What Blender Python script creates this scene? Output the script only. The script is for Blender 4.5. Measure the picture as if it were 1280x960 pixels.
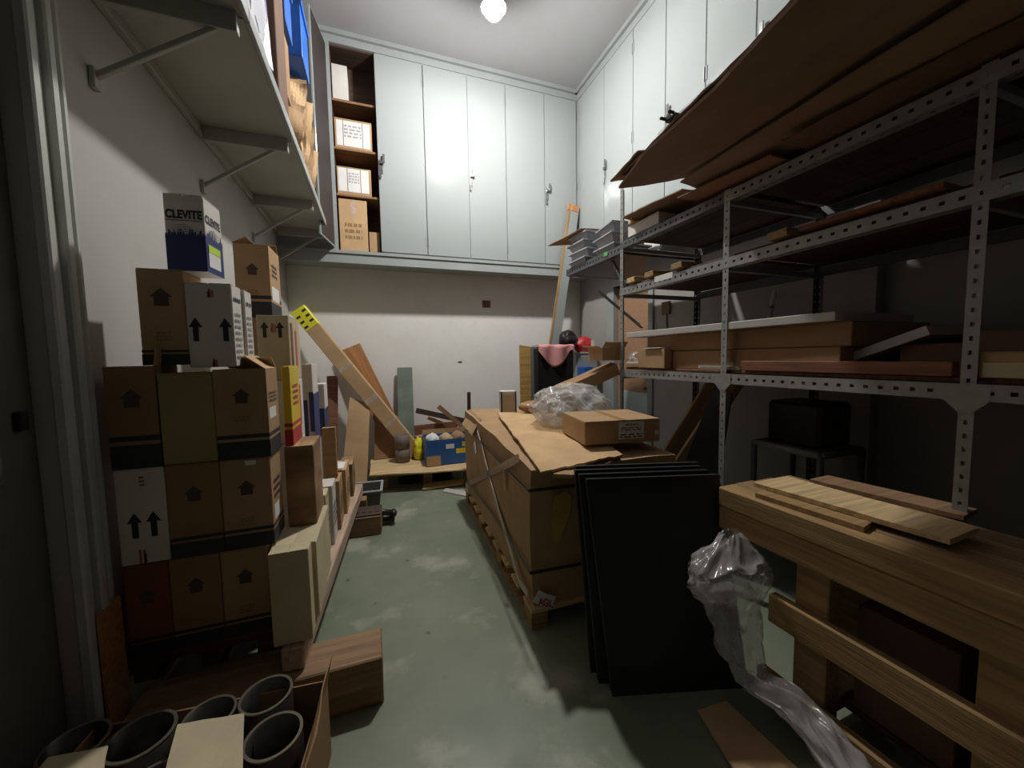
import bpy, bmesh, math, random
from mathutils import Vector, Matrix, noise
random.seed(7)
for o in list(bpy.data.objects): bpy.data.objects.remove(o)
S = bpy.context.scene; COL = S.collection

# ------------------------------------------------------------------ camera
FPX = 470.0; YAW, PIT, ROL = math.radians(19.7), math.radians(4.1), math.radians(1.0)
CAM = Vector((0, 0, 1.5))
FW = Vector((math.sin(YAW)*math.cos(PIT), math.cos(YAW)*math.cos(PIT), -math.sin(PIT)))
R0 = Vector((math.cos(YAW), -math.sin(YAW), 0)); U0 = R0.cross(FW)
RT = R0*math.cos(ROL) - U0*math.sin(ROL); UP = RT.cross(FW)
cd = bpy.data.cameras.new('camera'); cam = bpy.data.objects.new('camera', cd); COL.objects.link(cam)
cd.sensor_width = 36.0; cd.lens = 36.0*FPX/1280.0; cd.clip_start = 0.02
M = Matrix.Identity(4)
for i in range(3):
    M[i][0] = RT[i]; M[i][1] = UP[i]; M[i][2] = -FW[i]; M[i][3] = CAM[i]
cam.matrix_world = M; S.camera = cam
# ------------------------------------------------------------------ world, exposure
w = bpy.data.worlds.new('world'); S.world = w; w.use_nodes = True
w.node_tree.nodes['Background'].inputs[0].default_value = (0.02, 0.02, 0.022, 1)
w.node_tree.nodes['Background'].inputs[1].default_value = 0.2
S.view_settings.view_transform = 'Standard'; S.view_settings.look = 'None'
S.view_settings.gamma = 1.0; S.view_settings.use_curve_mapping = False
S.view_settings.exposure = 0.0
LAMP_POS = Vector((1.154, 3.549, 4.72)); LAMP_STRENGTH = 1420.0; LAMP_R = 0.085

def W(ax, v, px, py):
    """point where the sight line of a photo pixel meets a plane of the room (ax 0,1,2 = x,y,z)"""
    d = FW + RT*((px-640)/FPX) - UP*((py-480)/FPX)
    return CAM + d*((v-CAM[ax])/d[ax])
def WX(px, py, v): return W(0, v, px, py)
def WY(px, py, v): return W(1, v, px, py)
def WZ(px, py, v=0.0): return W(2, v, px, py)

# ------------------------------------------------------------------ materials
def _mat(name):
    m = bpy.data.materials.new(name); m.use_nodes = True
    nt = m.node_tree; b = nt.nodes['Principled BSDF']; return m, nt, b
def mat(name, col, rough=0.6, var=0.12, scale=6.0, bump=0.0, bscale=60.0, metal=0.0, stretch=(1,1,1), spec=0.5, objvar=0.0, coat=0.0):
    m, nt, b = _mat(name); N, L = nt.nodes, nt.links
    tc = N.new('ShaderNodeTexCoord'); mp = N.new('ShaderNodeMapping'); mp.inputs['Scale'].default_value = stretch
    L.new(tc.outputs['Object'], mp.inputs[0])
    nz = N.new('ShaderNodeTexNoise'); nz.inputs['Scale'].default_value = scale; nz.inputs['Detail'].default_value = 5
    L.new(mp.outputs[0], nz.inputs['Vector'])
    cr = N.new('ShaderNodeValToRGB')
    lo = [max(0, c*(1-var)) for c in col]; hi = [min(1, c*(1+var)) for c in col]
    cr.color_ramp.elements[0].color = (*lo, 1); cr.color_ramp.elements[1].color = (*hi, 1)
    cr.color_ramp.elements[0].position = 0.3; cr.color_ramp.elements[1].position = 0.7
    L.new(nz.outputs[0], cr.inputs[0]); out = cr.outputs[0]
    if objvar:
        oi = N.new('ShaderNodeObjectInfo'); hs = N.new('ShaderNodeHueSaturation')
        mr = N.new('ShaderNodeMapRange'); mr.inputs[3].default_value = 1-objvar; mr.inputs[4].default_value = 1+objvar
        L.new(oi.outputs['Random'], mr.inputs[0]); L.new(mr.outputs[0], hs.inputs['Value'])
        L.new(out, hs.inputs['Color']); out = hs.outputs[0]
    L.new(out, b.inputs['Base Color'])
    b.inputs['Roughness'].default_value = rough; b.inputs['Metallic'].default_value = metal
    b.inputs['Specular IOR Level'].default_value = spec
    if coat: b.inputs['Coat Weight'].default_value = coat; b.inputs['Coat Roughness'].default_value = 0.12
    if bump:
        n2 = N.new('ShaderNodeTexNoise'); n2.inputs['Scale'].default_value = bscale; n2.inputs['Detail'].default_value = 4
        L.new(mp.outputs[0], n2.inputs['Vector'])
        bp = N.new('ShaderNodeBump'); bp.inputs['Strength'].default_value = bump; bp.inputs['Distance'].default_value = 0.01
        L.new(n2.outputs[0], bp.inputs['Height']); L.new(bp.outputs[0], b.inputs['Normal'])
    return m
def wood(name, col, rough=0.65, var=0.3, objvar=0.12):
    return mat(name, col, rough, var, 3.0, 0.25, 14.0, stretch=(0.8, 14, 14), objvar=objvar, spec=0.3)
def card(name, col, objvar=0.08, var=0.1): return mat(name, col, 0.75, var, 5.0, 0.12, 30.0, objvar=objvar, spec=0.25)

KRAFT = card('kraft_cardboard', (0.43, 0.28, 0.15)); KRAFT_L = card('pale_kraft_cardboard', (0.52, 0.35, 0.19))
KRAFT_D = card('brown_cardboard', (0.32, 0.19, 0.098)); KRAFT_R = card('reddish_cardboard', (0.25, 0.085, 0.035))
OLIVE = card('olive_cardboard', (0.33, 0.27, 0.12)); CREAM = card('cream_carton', (0.56, 0.48, 0.31)); DARKCARD = card('dark_brown_cardboard', (0.16, 0.09, 0.06))
WCARD = card('white_carton', (0.66, 0.62, 0.58), 0.04, 0.06); CARDTOP = card('torn_cardboard', (0.60, 0.40, 0.21), 0.05, 0.14)
WORN = mat('worn_stained_cardboard', (0.33, 0.21, 0.115), 0.8, 0.45, 3.0, 0.2, 20, stretch=(1, 1, 3), spec=0.2)
INK = mat('black_ink', (0.025, 0.025, 0.03), 0.7); BAND = mat('black_printed_band', (0.022, 0.024, 0.032), 0.6)
MARK = mat('dark_brown_ink', (0.085, 0.055, 0.04), 0.7); REDINK = mat('red_ink', (0.45, 0.11, 0.09), 0.7, 0.5, 25)
BLUE = mat('blue_print', (0.02, 0.035, 0.16), 0.45, 0.15); BLUE2 = mat('bright_blue_plastic', (0.015, 0.12, 0.52), 0.35)
BLUE3 = mat('blue_printed_carton', (0.02, 0.10, 0.32), 0.5, 0.2); YEL = mat('yellow_print', (0.72, 0.53, 0.03), 0.5)
RED = mat('red_print', (0.5, 0.03, 0.035), 0.45); LIME = mat('lime_sticker', (0.55, 0.75, 0.06), 0.5)
YTAPE = mat('yellow_tape', (0.80, 0.74, 0.03), 0.35, 0.1); PAPER = mat('white_paper', (0.74, 0.73, 0.71), 0.8, 0.06)
TAPE = mat('clear_pink_tape', (0.52, 0.40, 0.33), 0.25, 0.15, 20); BTAPE = mat('brown_packing_tape', (0.42, 0.24, 0.11), 0.25, 0.1)
STRAP = mat('black_strap', (0.035, 0.027, 0.022), 0.4); FOAM = mat('yellow_foam', (0.42, 0.29, 0.07), 0.9, 0.25)
PAINT = mat('pale_green_gloss_paint', (0.32, 0.35, 0.345), 0.13, 0.025, 1.2, 0.03, 3.0, spec=0.5)
TRIMP = mat('pale_trim_paint', (0.32, 0.345, 0.34), 0.35, 0.06, 3.0); JAMB = mat('grey_white_jamb_paint', (0.50, 0.51, 0.47), 0.35, 0.08, 4.0)
SHELFP = mat('grey_green_shelf_paint', (0.37, 0.39, 0.35), 0.5, 0.08, 3.0); DARKW = wood('dark_brown_wood', (0.07, 0.042, 0.03))
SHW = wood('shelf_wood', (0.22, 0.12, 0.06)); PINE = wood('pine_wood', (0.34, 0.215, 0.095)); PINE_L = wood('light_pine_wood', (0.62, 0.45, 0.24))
PINE_D = wood('aged_timber', (0.28, 0.175, 0.095)); PINKW = wood('pinkish_timber', (0.45, 0.33, 0.25)); ORW = wood('orange_brown_board', (0.46, 0.22, 0.09))
REDW = wood('red_brown_board', (0.20, 0.085, 0.05)); GREENW = mat('faded_green_board', (0.20, 0.25, 0.21), 0.7, 0.25, 4.0)
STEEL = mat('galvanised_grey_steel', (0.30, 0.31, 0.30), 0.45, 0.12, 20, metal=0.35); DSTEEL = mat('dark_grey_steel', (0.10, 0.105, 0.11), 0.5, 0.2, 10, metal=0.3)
CHROME = mat('worn_chrome', (0.35, 0.35, 0.34), 0.25, 0.3, 40, metal=1.0); IRON = mat('dark_cast_iron', (0.055, 0.05, 0.042), 0.4, 0.3, 15, metal=0.7)
RIM = mat('machined_rim', (0.40, 0.36, 0.28), 0.3, 0.1, metal=0.8)
BLACKP = mat('matt_black_panel', (0.021, 0.022, 0.025), 0.55, 0.2, 3, spec=0.35); BLACK = mat('black_plastic', (0.014, 0.014, 0.015), 0.4)
GREYP = mat('grey_tray_plastic', (0.36, 0.37, 0.40), 0.5, 0.1); GREYD = mat('dark_grey_plastic', (0.10, 0.10, 0.098), 0.5); PINK = mat('pink_cloth', (0.72, 0.33, 0.33), 0.9, 0.1)
TUBEG = mat('greyish_brown_card_tube', (0.15, 0.115, 0.095), 0.7, 0.2, 4, stretch=(1, 1, .3)); WHITEP = mat('white_board', (0.48, 0.47, 0.445), 0.5, 0.06)
DOORW = wood('varnished_door_wood', (0.42, 0.25, 0.15), 0.35, 0.15); GREYSH = card('grey_package_paper', (0.15, 0.145, 0.13)); BROWNP = mat('brown_bakelite', (0.16, 0.075, 0.05), 0.35)
GREYINK = mat('grey_ink', (0.40, 0.38, 0.40), 0.8); ROPE = mat('tan_paper', (0.50, 0.34, 0.19), 0.7, 0.2); SOCK = mat('lamp_socket_plastic', (0.7, 0.7, 0.68), 0.4)

def plaster(name, base, stain, z_dirty):
    m, nt, b = _mat(name); N, L = nt.nodes, nt.links
    g = N.new('ShaderNodeNewGeometry')
    n1 = N.new('ShaderNodeTexNoise'); n1.inputs['Scale'].default_value = 1.6; n1.inputs['Detail'].default_value = 8; n1.inputs['Roughness'].default_value = 0.65
    n2 = N.new('ShaderNodeTexNoise'); n2.inputs['Scale'].default_value = 9; n2.inputs['Detail'].default_value = 6
    L.new(g.outputs['Position'], n1.inputs['Vector']); L.new(g.outputs['Position'], n2.inputs['Vector'])
    r1 = N.new('ShaderNodeValToRGB'); r1.color_ramp.elements[0].position = .48; r1.color_ramp.elements[1].position = .72
    r1.color_ramp.elements[0].color = (0, 0, 0, 1); r1.color_ramp.elements[1].color = (0.55, .55, .55, 1)
    L.new(n1.outputs[0], r1.inputs[0])
    r2 = N.new('ShaderNodeValToRGB'); r2.color_ramp.elements[0].position = .60; r2.color_ramp.elements[1].position = .72
    r2.color_ramp.elements[0].color = (0, 0, 0, 1); r2.color_ramp.elements[1].color = (0.35, .35, .35, 1)
    L.new(n2.outputs[0], r2.inputs[0])
    ad = N.new('ShaderNodeMath'); ad.operation = 'MAXIMUM'; L.new(r1.outputs[0], ad.inputs[0]); L.new(r2.outputs[0], ad.inputs[1])
    mx = N.new('ShaderNodeMixRGB'); mx.inputs[1].default_value = (*base, 1); mx.inputs[2].default_value = (*stain, 1)
    L.new(ad.outputs[0], mx.inputs[0]); L.new(mx.outputs[0], b.inputs['Base Color'])
    b.inputs['Roughness'].default_value = 0.75; b.inputs['Specular IOR Level'].default_value = 0.3
    bp = N.new('ShaderNodeBump'); bp.inputs['Strength'].default_value = 0.12; L.new(n2.outputs[0], bp.inputs['Height']); L.new(bp.outputs[0], b.inputs['Normal'])
    return m
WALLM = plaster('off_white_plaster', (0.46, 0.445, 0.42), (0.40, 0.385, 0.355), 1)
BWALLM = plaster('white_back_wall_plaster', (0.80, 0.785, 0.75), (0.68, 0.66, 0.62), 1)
RWALLM = plaster('dark_right_wall_plaster', (0.34, 0.33, 0.31), (0.27, 0.26, 0.24), 1)  # whole right wall in a darker tone than the other walls
CEILM = plaster('ceiling_plaster', (0.42, 0.42, 0.43), (0.39, 0.385, 0.38), 1)
def floor_mat():
    m, nt, b = _mat('worn_green_floor_paint'); N, L = nt.nodes, nt.links
    g = N.new('ShaderNodeNewGeometry'); P = g.outputs['Position']
    def nz(s, d=6, r=.55):
        n = N.new('ShaderNodeTexNoise'); n.inputs['Scale'].default_value = s; n.inputs['Detail'].default_value = d; n.inputs['Roughness'].default_value = r
        L.new(P, n.inputs['Vector']); return n.outputs[0]
    def ramp(src, p0, p1, c0, c1):
        r = N.new('ShaderNodeValToRGB'); r.color_ramp.elements[0].position = p0; r.color_ramp.elements[1].position = p1
        r.color_ramp.elements[0].color = (*c0, 1); r.color_ramp.elements[1].color = (*c1, 1); L.new(src, r.inputs[0]); return r.outputs[0]
    def mix(f, a, c):
        x = N.new('ShaderNodeMixRGB'); L.new(f, x.inputs[0])
        for i, s in ((1, a), (2, c)):
            if isinstance(s, tuple): x.inputs[i].default_value = (*s, 1)
            else: L.new(s, x.inputs[i])
        return x.outputs[0]
    base = ramp(nz(1.3), .35, .68, (0.160, 0.190, 0.128), (0.235, 0.262, 0.186))
    worn = ramp(nz(2.1, 8, .6), .54, .64, (0, 0, 0), (.75, .75, .75))
    c = mix(worn, base, (0.37, 0.375, 0.29))
    vo = N.new('ShaderNodeTexVoronoi'); vo.inputs['Scale'].default_value = 5.5; L.new(P, vo.inputs['Vector'])
    spots = ramp(vo.outputs['Distance'], .055, .10, (1, 1, 1), (0, 0, 0))
    pick = ramp(nz(2.7, 2), .50, .56, (0, 0, 0), (.8, .8, .8))
    mm = N.new('ShaderNodeMixRGB'); mm.blend_type = 'MULTIPLY'; mm.inputs[0].default_value = 1; L.new(spots, mm.inputs[1]); L.new(pick, mm.inputs[2])
    c = mix(mm.outputs[0], c, (0.05, 0.055, 0.04))
    L.new(c, b.inputs['Base Color'])
    ro = ramp(nz(3.0), .35, .7, (.34, .34, .34), (.6, .6, .6)); L.new(ro, b.inputs['Roughness'])
    bp = N.new('ShaderNodeBump'); bp.inputs['Strength'].default_value = 0.08; L.new(nz(7), bp.inputs['Height']); L.new(bp.outputs[0], b.inputs['Normal'])
    return m
FLOORM = floor_mat()
def clear_plastic(name, a=0.45, tint=(0.75, 0.74, 0.72)):
    m, nt, b = _mat(name); N, L = nt.nodes, nt.links
    b.inputs['Base Color'].default_value = (*tint, 1); b.inputs['Roughness'].default_value = 0.16; b.inputs['Specular IOR Level'].default_value = 0.9
    vo = N.new('ShaderNodeTexVoronoi'); vo.inputs['Scale'].default_value = 9; tc = N.new('ShaderNodeTexCoord'); L.new(tc.outputs['Object'], vo.inputs['Vector'])
    bp = N.new('ShaderNodeBump'); bp.inputs['Strength'].default_value = .35; bp.inputs['Distance'].default_value = .03; L.new(vo.outputs['Distance'], bp.inputs['Height']); L.new(bp.outputs[0], b.inputs['Normal'])
    t = N.new('ShaderNodeBsdfTransparent'); mx = N.new('ShaderNodeMixShader'); mx.inputs[0].default_value = a
    L.new(t.outputs[0], mx.inputs[1]); L.new(b.outputs[0], mx.inputs[2]); L.new(mx.outputs[0], N['Material Output'].inputs[0])
    return m
PLASTIC = clear_plastic('clear_crumpled_plastic', 0.34); PLASTIC2 = clear_plastic('thin_clear_wrap', 0.30)
WBAG = mat('white_plastic_bag', (0.68, 0.68, 0.74), 0.3, 0.1)
def emit(name, col, s):
    m, nt, b = _mat(name); b.inputs['Emission Color'].default_value = (*col, 1); b.inputs['Emission Strength'].default_value = s
    b.inputs['Base Color'].default_value = (1, 1, 1, 1); return m

# ------------------------------------------------------------------ builders
def link(name, me, mt, parent=None, loc=None, mw=None):
    o = bpy.data.objects.new(name, me); COL.objects.link(o)
    if mt is not None and not me.materials: me.materials.append(mt)
    if parent is not None: o.parent = parent
    if mw is not None: o.matrix_local = mw
    elif loc is not None: o.location = loc
    return o
def tag(o, label=None, cat=None, group=None, kind=None):
    if label: o['label'] = label
    if cat: o['category'] = cat
    if group: o['group'] = group
    if kind: o['kind'] = kind
    return o
def thing(name, label, cat, loc=(0, 0, 0), rz=0.0, group=None):
    o = bpy.data.objects.new(name, None); COL.objects.link(o); o.location = loc; o.rotation_euler = (0, 0, rz)
    o.empty_display_size = 0.1
    return tag(o, label, cat, group)
def raw(name, vs, fs, smooth=False):
    me = bpy.data.meshes.new(name); me.from_pydata([tuple(v) for v in vs], [], fs); me.update()
    if smooth:
        for p in me.polygons: p.use_smooth = True
    return me
_cache = {}
def box_mesh(sx, sy, sz, bev=0.003):
    k = (round(sx, 4), round(sy, 4), round(sz, 4), bev)
    bm = bmesh.new(); bmesh.ops.create_cube(bm, size=1.0)
    for v in bm.verts: v.co = Vector((v.co.x*sx, v.co.y*sy, v.co.z*sz))
    if bev: bmesh.ops.bevel(bm, geom=bm.edges[:], offset=min(bev, 0.3*min(sx, sy, sz)), segments=1, affect='EDGES', profile=0.5)
    me = bpy.data.meshes.new('box'); bm.to_mesh(me); bm.free(); return me
def boxc(name, x0, x1, y0, y1, z0, z1, mt, parent=None, bev=0.003, rz=0.0, rx=0.0, ry=0.0):
    me = box_mesh(abs(x1-x0), abs(y1-y0), abs(z1-z0), bev)
    o = link(name, me, mt, parent, ((x0+x1)/2, (y0+y1)/2, (z0+z1)/2)); o.rotation_euler = (rx, ry, rz); return o
def frame(a, b, upv=(0, 0, 1)):
    a, b = Vector(a), Vector(b); x = (b-a).normalized(); u = Vector(upv)
    if abs(x.dot(u.normalized())) > 0.999: u = Vector((0, 1, 0))
    y = u.cross(x).normalized(); z = x.cross(y); m = Matrix.Identity(4); c = (a+b)/2
    for i in range(3): m[i][0] = x[i]; m[i][1] = y[i]; m[i][2] = z[i]; m[i][3] = c[i]
    return m, (b-a).length
def beam(name, a, b, wd, ht, mt, parent=None, upv=(0, 0, 1), bev=0.003):
    """bar from a to b: wd across, ht along the up direction"""
    m, ln = frame(a, b, upv); return link(name, box_mesh(ln, wd, ht, bev), mt, parent, mw=m)
def tube_mesh(r, h, ri=None, n=28, bev=0.0):
    vs, fs = [], []
    prof = [(r, 0), (r, h)] if ri is None else [(ri, 0), (r, 0), (r, h), (ri, h)]
    if ri is None: prof = [(0.0005, 0), (r, 0), (r, h), (0.0005, h)]
    k = len(prof)
    for i in range(n):
        a = 2*math.pi*i/n
        for (q, z) in prof: vs.append((q*math.cos(a), q*math.sin(a), z))
    for i in range(n):
        j = (i+1) % n
        for t in range(k if ri else k-1):
            u = (t+1) % k; fs.append((i*k+t, j*k+t, j*k+u, i*k+u))
    me = raw('tube', vs, fs)
    for p in me.polygons: p.use_smooth = abs(p.normal.z) < .5
    return me
def rod(name, a, b, r, mt, parent=None, ri=None, n=14):
    m, ln = frame(a, b); rot = Matrix.Rotation(math.pi/2, 4, 'Y')
    o = link(name, tube_mesh(r, ln, ri, n), mt, parent, mw=m @ Matrix.Translation((-ln/2, 0, 0)) @ rot); return o
def sheet(name, c, mt, th=0.006, nx=14, ny=10, wav=0.01, ws=3.0, rag=0.0, parent=None, label=None, cat=None, group=None, seed=0, nrm=None, sag=0.0):
    """thick sheet through four corners (around the outline), gently uneven, torn edges if rag"""
    c = [Vector(p) for p in c]; o0 = sum(c, Vector())/4
    n = nrm and Vector(nrm) or (c[1]-c[0]).cross(c[3]-c[0]).normalized()
    top = []
    for j in range(ny+1):
        for i in range(nx+1):
            u, v = i/nx, j/ny
            p = c[0]*(1-u)*(1-v)+c[1]*u*(1-v)+c[2]*u*v+c[3]*(1-u)*v
            q = p*ws+Vector((seed*3.1, seed*1.7, 0))
            p = p + n*(noise.noise(q)*wav) - n*(sag*4*u*(1-u))
            if rag and (i in (0, nx) or j in (0, ny)):
                p = p + (p-o0).normalized()*rag*noise.noise(p*23+Vector((seed, 0, 0)))
            top.append(p-o0)
    vs = top + [p-n*th for p in top]; k = len(top); fs = []
    for j in range(ny):
        for i in range(nx):
            a = j*(nx+1)+i; fs.append((a, a+1, a+nx+2, a+nx+1)); fs.append((k+a, k+a+nx+1, k+a+nx+2, k+a+1))
    ed = [i for i in range(nx+1)] + [j*(nx+1)+nx for j in range(1, ny+1)] + [ny*(nx+1)+i for i in range(nx-1, -1, -1)] + [j*(nx+1) for j in range(ny-1, 0, -1)]
    for t in range(len(ed)):
        a, b = ed[t], ed[(t+1) % len(ed)]; fs.append((a, k+a, k+b, b))
    me = raw(name, vs, fs); bm = bmesh.new(); bm.from_mesh(me); bmesh.ops.recalc_face_normals(bm, faces=bm.faces[:]); bm.to_mesh(me); bm.free()
    ob = link(name, me, mt, parent, o0); return tag(ob, label, cat, group)
def crumple(name, pts_fn, nu, nv, mt, parent=None, loc=(0, 0, 0), closed=True):
    vs = [pts_fn(i/nu, j/nv) for j in range(nv+1) for i in range(nu + (0 if closed else 1))]
    k = nu if closed else nu+1; fs = []
    for j in range(nv):
        for i in range(nu):
            a = j*k+i; b = j*k+(i+1) % k; fs.append((a, b, b+k, a+k))
    return link(name, raw(name, vs, fs, True), mt, parent, loc)
def ridge(p, s=1.0):
    p = Vector(p)*s; return (1-2*abs(noise.noise(p))) * .6 + (1-2*abs(noise.noise(p*2.3+Vector((5, 2, 1))))) * .4
def blob(name, c, rx, ry, rz, mt, amp=0.25, s=6.0, sub=5, flat=None, parent=None):
    bm = bmesh.new(); bmesh.ops.create_icosphere(bm, subdivisions=sub, radius=1.0)
    for v in bm.verts:
        d = v.co.normalized(); k = 1+amp*ridge(Vector((d.x*rx, d.y*ry, d.z*rz))*s+Vector(c))
        v.co = Vector((d.x*rx*k, d.y*ry*k, d.z*rz*k))
        if flat is not None and v.co.z < flat: v.co.z = flat + 0.004*noise.noise(d*9)
    me = bpy.data.meshes.new(name); bm.to_mesh(me); bm.free()
    for p in me.polygons: p.use_smooth = True
    return link(name, me, mt, parent, c)
def poly(name, pts, mt, parent, face, dims, off=0.0012):
    """flat print on a carton: pts in metres (u across, v up) from the face's lower-left corner"""
    return link(name, raw(name, [face_pt(face, dims, u, v, off) for u, v in pts], [tuple(range(len(pts)))]), mt, parent)
def polys(name, lst, mt, parent, face, dims, off=0.0012):
    vs, fs = [], []
    for pts in lst:
        k = len(vs); vs += [face_pt(face, dims, u, v, off) for u, v in pts]; fs.append(tuple(range(k, k+len(pts))))
    return link(name, raw(name, vs, fs), mt, parent)
def face_pt(face, d, u, v, off):
    sx, sy, sz = d
    if face == 'F': return (u-sx/2, -sy/2-off, v)
    if face == 'R': return (sx/2+off, u-sy/2, v)
    if face == 'T': return (u-sx/2, v-sy/2, sz+off)
    if face == 'B': return (sx/2-u, sy/2+off, v)
def rect(u0, v0, u1, v1): return [(u0, v0), (u1, v0), (u1, v1), (u0, v1)]
def arrow(u, v, s):
    return [(u-.1*s, v), (u+.1*s, v), (u+.1*s, v+.6*s), (u+.24*s, v+.6*s), (u, v+s), (u-.24*s, v+.6*s), (u-.1*s, v+.6*s)]
def house(u, v, s): return [(u-.34*s, v), (u+.34*s, v), (u+.34*s, v+.5*s), (u+.52*s, v+.5*s), (u, v+s), (u-.52*s, v+.5*s), (u-.34*s, v+.5*s)]
def lines(u0, u1, v0, v1, n, rs):
    r = random.Random(rs); out = []; dv = (v1-v0)/n
    for i in range(n):
        u = u0
        while u < u1-.004:
            l = min(r.uniform(.1, .35)*(u1-u0), u1-u); out.append(rect(u, v0+i*dv, u+l*.9, v0+i*dv+dv*.5)); u += l+.06*(u1-u0)
    return out
def lettering(name, text, wd, mt, parent, face, dims, u, v, ht=None, off=0.0015):
    cu = bpy.data.curves.new('t', 'FONT'); cu.body = text; cu.offset = .04; tmp = bpy.data.objects.new('t', cu); COL.objects.link(tmp)
    dg = bpy.context.evaluated_depsgraph_get(); me = bpy.data.meshes.new_from_object(tmp.evaluated_get(dg))
    bpy.data.objects.remove(tmp)
    xs = [q.co.x for q in me.vertices]; ys = [q.co.y for q in me.vertices]; k = wd/(max(xs)-min(xs)); ky = k if ht is None else ht/(max(ys)-min(ys))
    for q in me.vertices:
        q.co = Vector(face_pt(face, dims, u+(q.co.x-min(xs))*k, v+(q.co.y-min(ys))*ky, off))
    me.materials.clear(); return link(name, me, mt, parent)

def carton(name, label, x0, x1, y0, y1, z0, z1, mt, rz=0.0, group=None, top='closed', band=0.0, front=(), right=(), cat='carton', tape=None, flap=None, lean=0.0):
    """cardboard carton: body, flaps, tape, printed marks. Origin at the centre of its base"""
    sx, sy, sz = x1-x0, y1-y0, z1-z0; d = (sx, sy, sz)
    t = thing(name, label, cat, ((x0+x1)/2, (y0+y1)/2, z0), rz, group)
    if lean: t.rotation_euler = (lean, 0, rz)
    if top == 'closed':
        boxc('body', -sx/2, sx/2, -sy/2, sy/2, 0, sz-.003, mt, t, .004)
        boxc('flap', -sx/2+.001, -.0015, -sy/2+.001, sy/2-.001, sz-.0035, sz, mt, t, .001)
        boxc('flap', .0015, sx/2-.001, -sy/2+.001, sy/2-.001, sz-.0035, sz, mt, t, .001)
        if tape: boxc('tape', -.025, .025, -sy/2-.0008, sy/2+.0008, sz-.002, sz+.001, tape, t, 0)
    else:
        th = .005
        bm = bmesh.new()
        def add(a, b, c, e, g, h):
            r = bmesh.ops.create_cube(bm, size=1.0)
            for v in r['verts']: v.co = Vector(((a+b)/2+v.co.x*(b-a), (c+e)/2+v.co.y*(e-c), (g+h)/2+v.co.z*(h-g)))
        add(-sx/2, sx/2, -sy/2, sy/2, 0, th); add(-sx/2, sx/2, -sy/2, -sy/2+th, th, sz); add(-sx/2, sx/2, sy/2-th, sy/2, th, sz)
        add(-sx/2, -sx/2+th, -sy/2+th, sy/2-th, th, sz); add(sx/2-th, sx/2, -sy/2+th, sy/2-th, th, sz)
        me = bpy.data.meshes.new('body'); bm.to_mesh(me); bm.free(); link('body', me, mt, t)
        fl = flap or {}
        fm = fl.get('mat', mt); fd = fl.get('d', .09)
        for side in fl.get('sides', 'LRB'):
            an = fl.get(side, 0.6)   # angle above horizontal, tilting outwards (0) to upright (pi/2) to inwards (>pi/2)
            c, s = math.cos(an), math.sin(an)
            if side == 'L': q = [(-sx/2, -sy/2, sz), (-sx/2, sy/2, sz), (-sx/2-fd*c, sy/2, sz+fd*s), (-sx/2-fd*c, -sy/2, sz+fd*s)]
            if side == 'R': q = [(sx/2, -sy/2, sz), (sx/2, sy/2, sz), (sx/2+fd*c, sy/2, sz+fd*s), (sx/2+fd*c, -sy/2, sz+fd*s)]
            if side == 'B': q = [(-sx/2, sy/2, sz), (sx/2, sy/2, sz), (sx/2, sy/2+fd*c, sz+fd*s), (-sx/2, sy/2+fd*c, sz+fd*s)]
            if side == 'F': q = [(-sx/2, -sy/2, sz), (sx/2, -sy/2, sz), (sx/2, -sy/2-fd*c, sz+fd*s), (-sx/2, -sy/2-fd*c, sz+fd*s)]
            sheet('flap', q, fm, .004, 6, 4, .006, 9, .002, parent=t, seed=len(label))
    if band:
        h = sz*band
        for f in 'FR':
            wd = sx if f == 'F' else sy
            polys('printed_band', [rect(0, 0, wd, h*.72), rect(0, h*.84, wd, h)], BAND, t, f, d)
    for fc, lst in (('F', front), ('R', right)):
        for mk in lst:
            k = mk[0]
            if k == 'house': poly('house_mark', house(mk[1]*sx if fc == 'F' else mk[1]*sy, mk[2]*sz, mk[3]), MARK, t, fc, d)
            elif k == 'arrow': poly('arrow_mark', arrow(mk[1]*(sx if fc == 'F' else sy), mk[2]*sz, mk[3]), INK, t, fc, d)
            elif k == 'rect':
                wd = sx if fc == 'F' else sy
                poly(mk[6] if len(mk) > 6 else 'sticker', rect(mk[1]*wd, mk[2]*sz, mk[3]*wd, mk[4]*sz), mk[5], t, fc, d, .0014 if len(mk) < 8 else mk[7])
            elif k == 'lines':
                wd = sx if fc == 'F' else sy
                polys('small_print', lines(mk[1]*wd, mk[3]*wd, mk[2]*sz, mk[4]*sz, mk[5], len(label)+mk[5]), mk[6], t, fc, d, .0026)['kind'] = 'stuff'
            elif k == 'smear':
                wd = sx if fc == 'F' else sy; r = random.Random(len(label)); lst2 = []
                for _ in range(7):
                    u = r.uniform(mk[1], mk[3]); lst2.append(rect((u-.03)*wd, mk[2]*sz, (u+.02)*wd, r.uniform(mk[2]+.02, mk[4])*sz))
                polys('red_stamp', lst2[:3], REDINK, t, fc, d, .0013); 
            elif k == 'text': lettering('printed_word', mk[1], mk[4]*(sx if fc == 'F' else sy), mk[5], t, fc, d, mk[2]*(sx if fc == 'F' else sy), mk[3]*sz, mk[6] if len(mk) > 6 else None)
    return t
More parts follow.
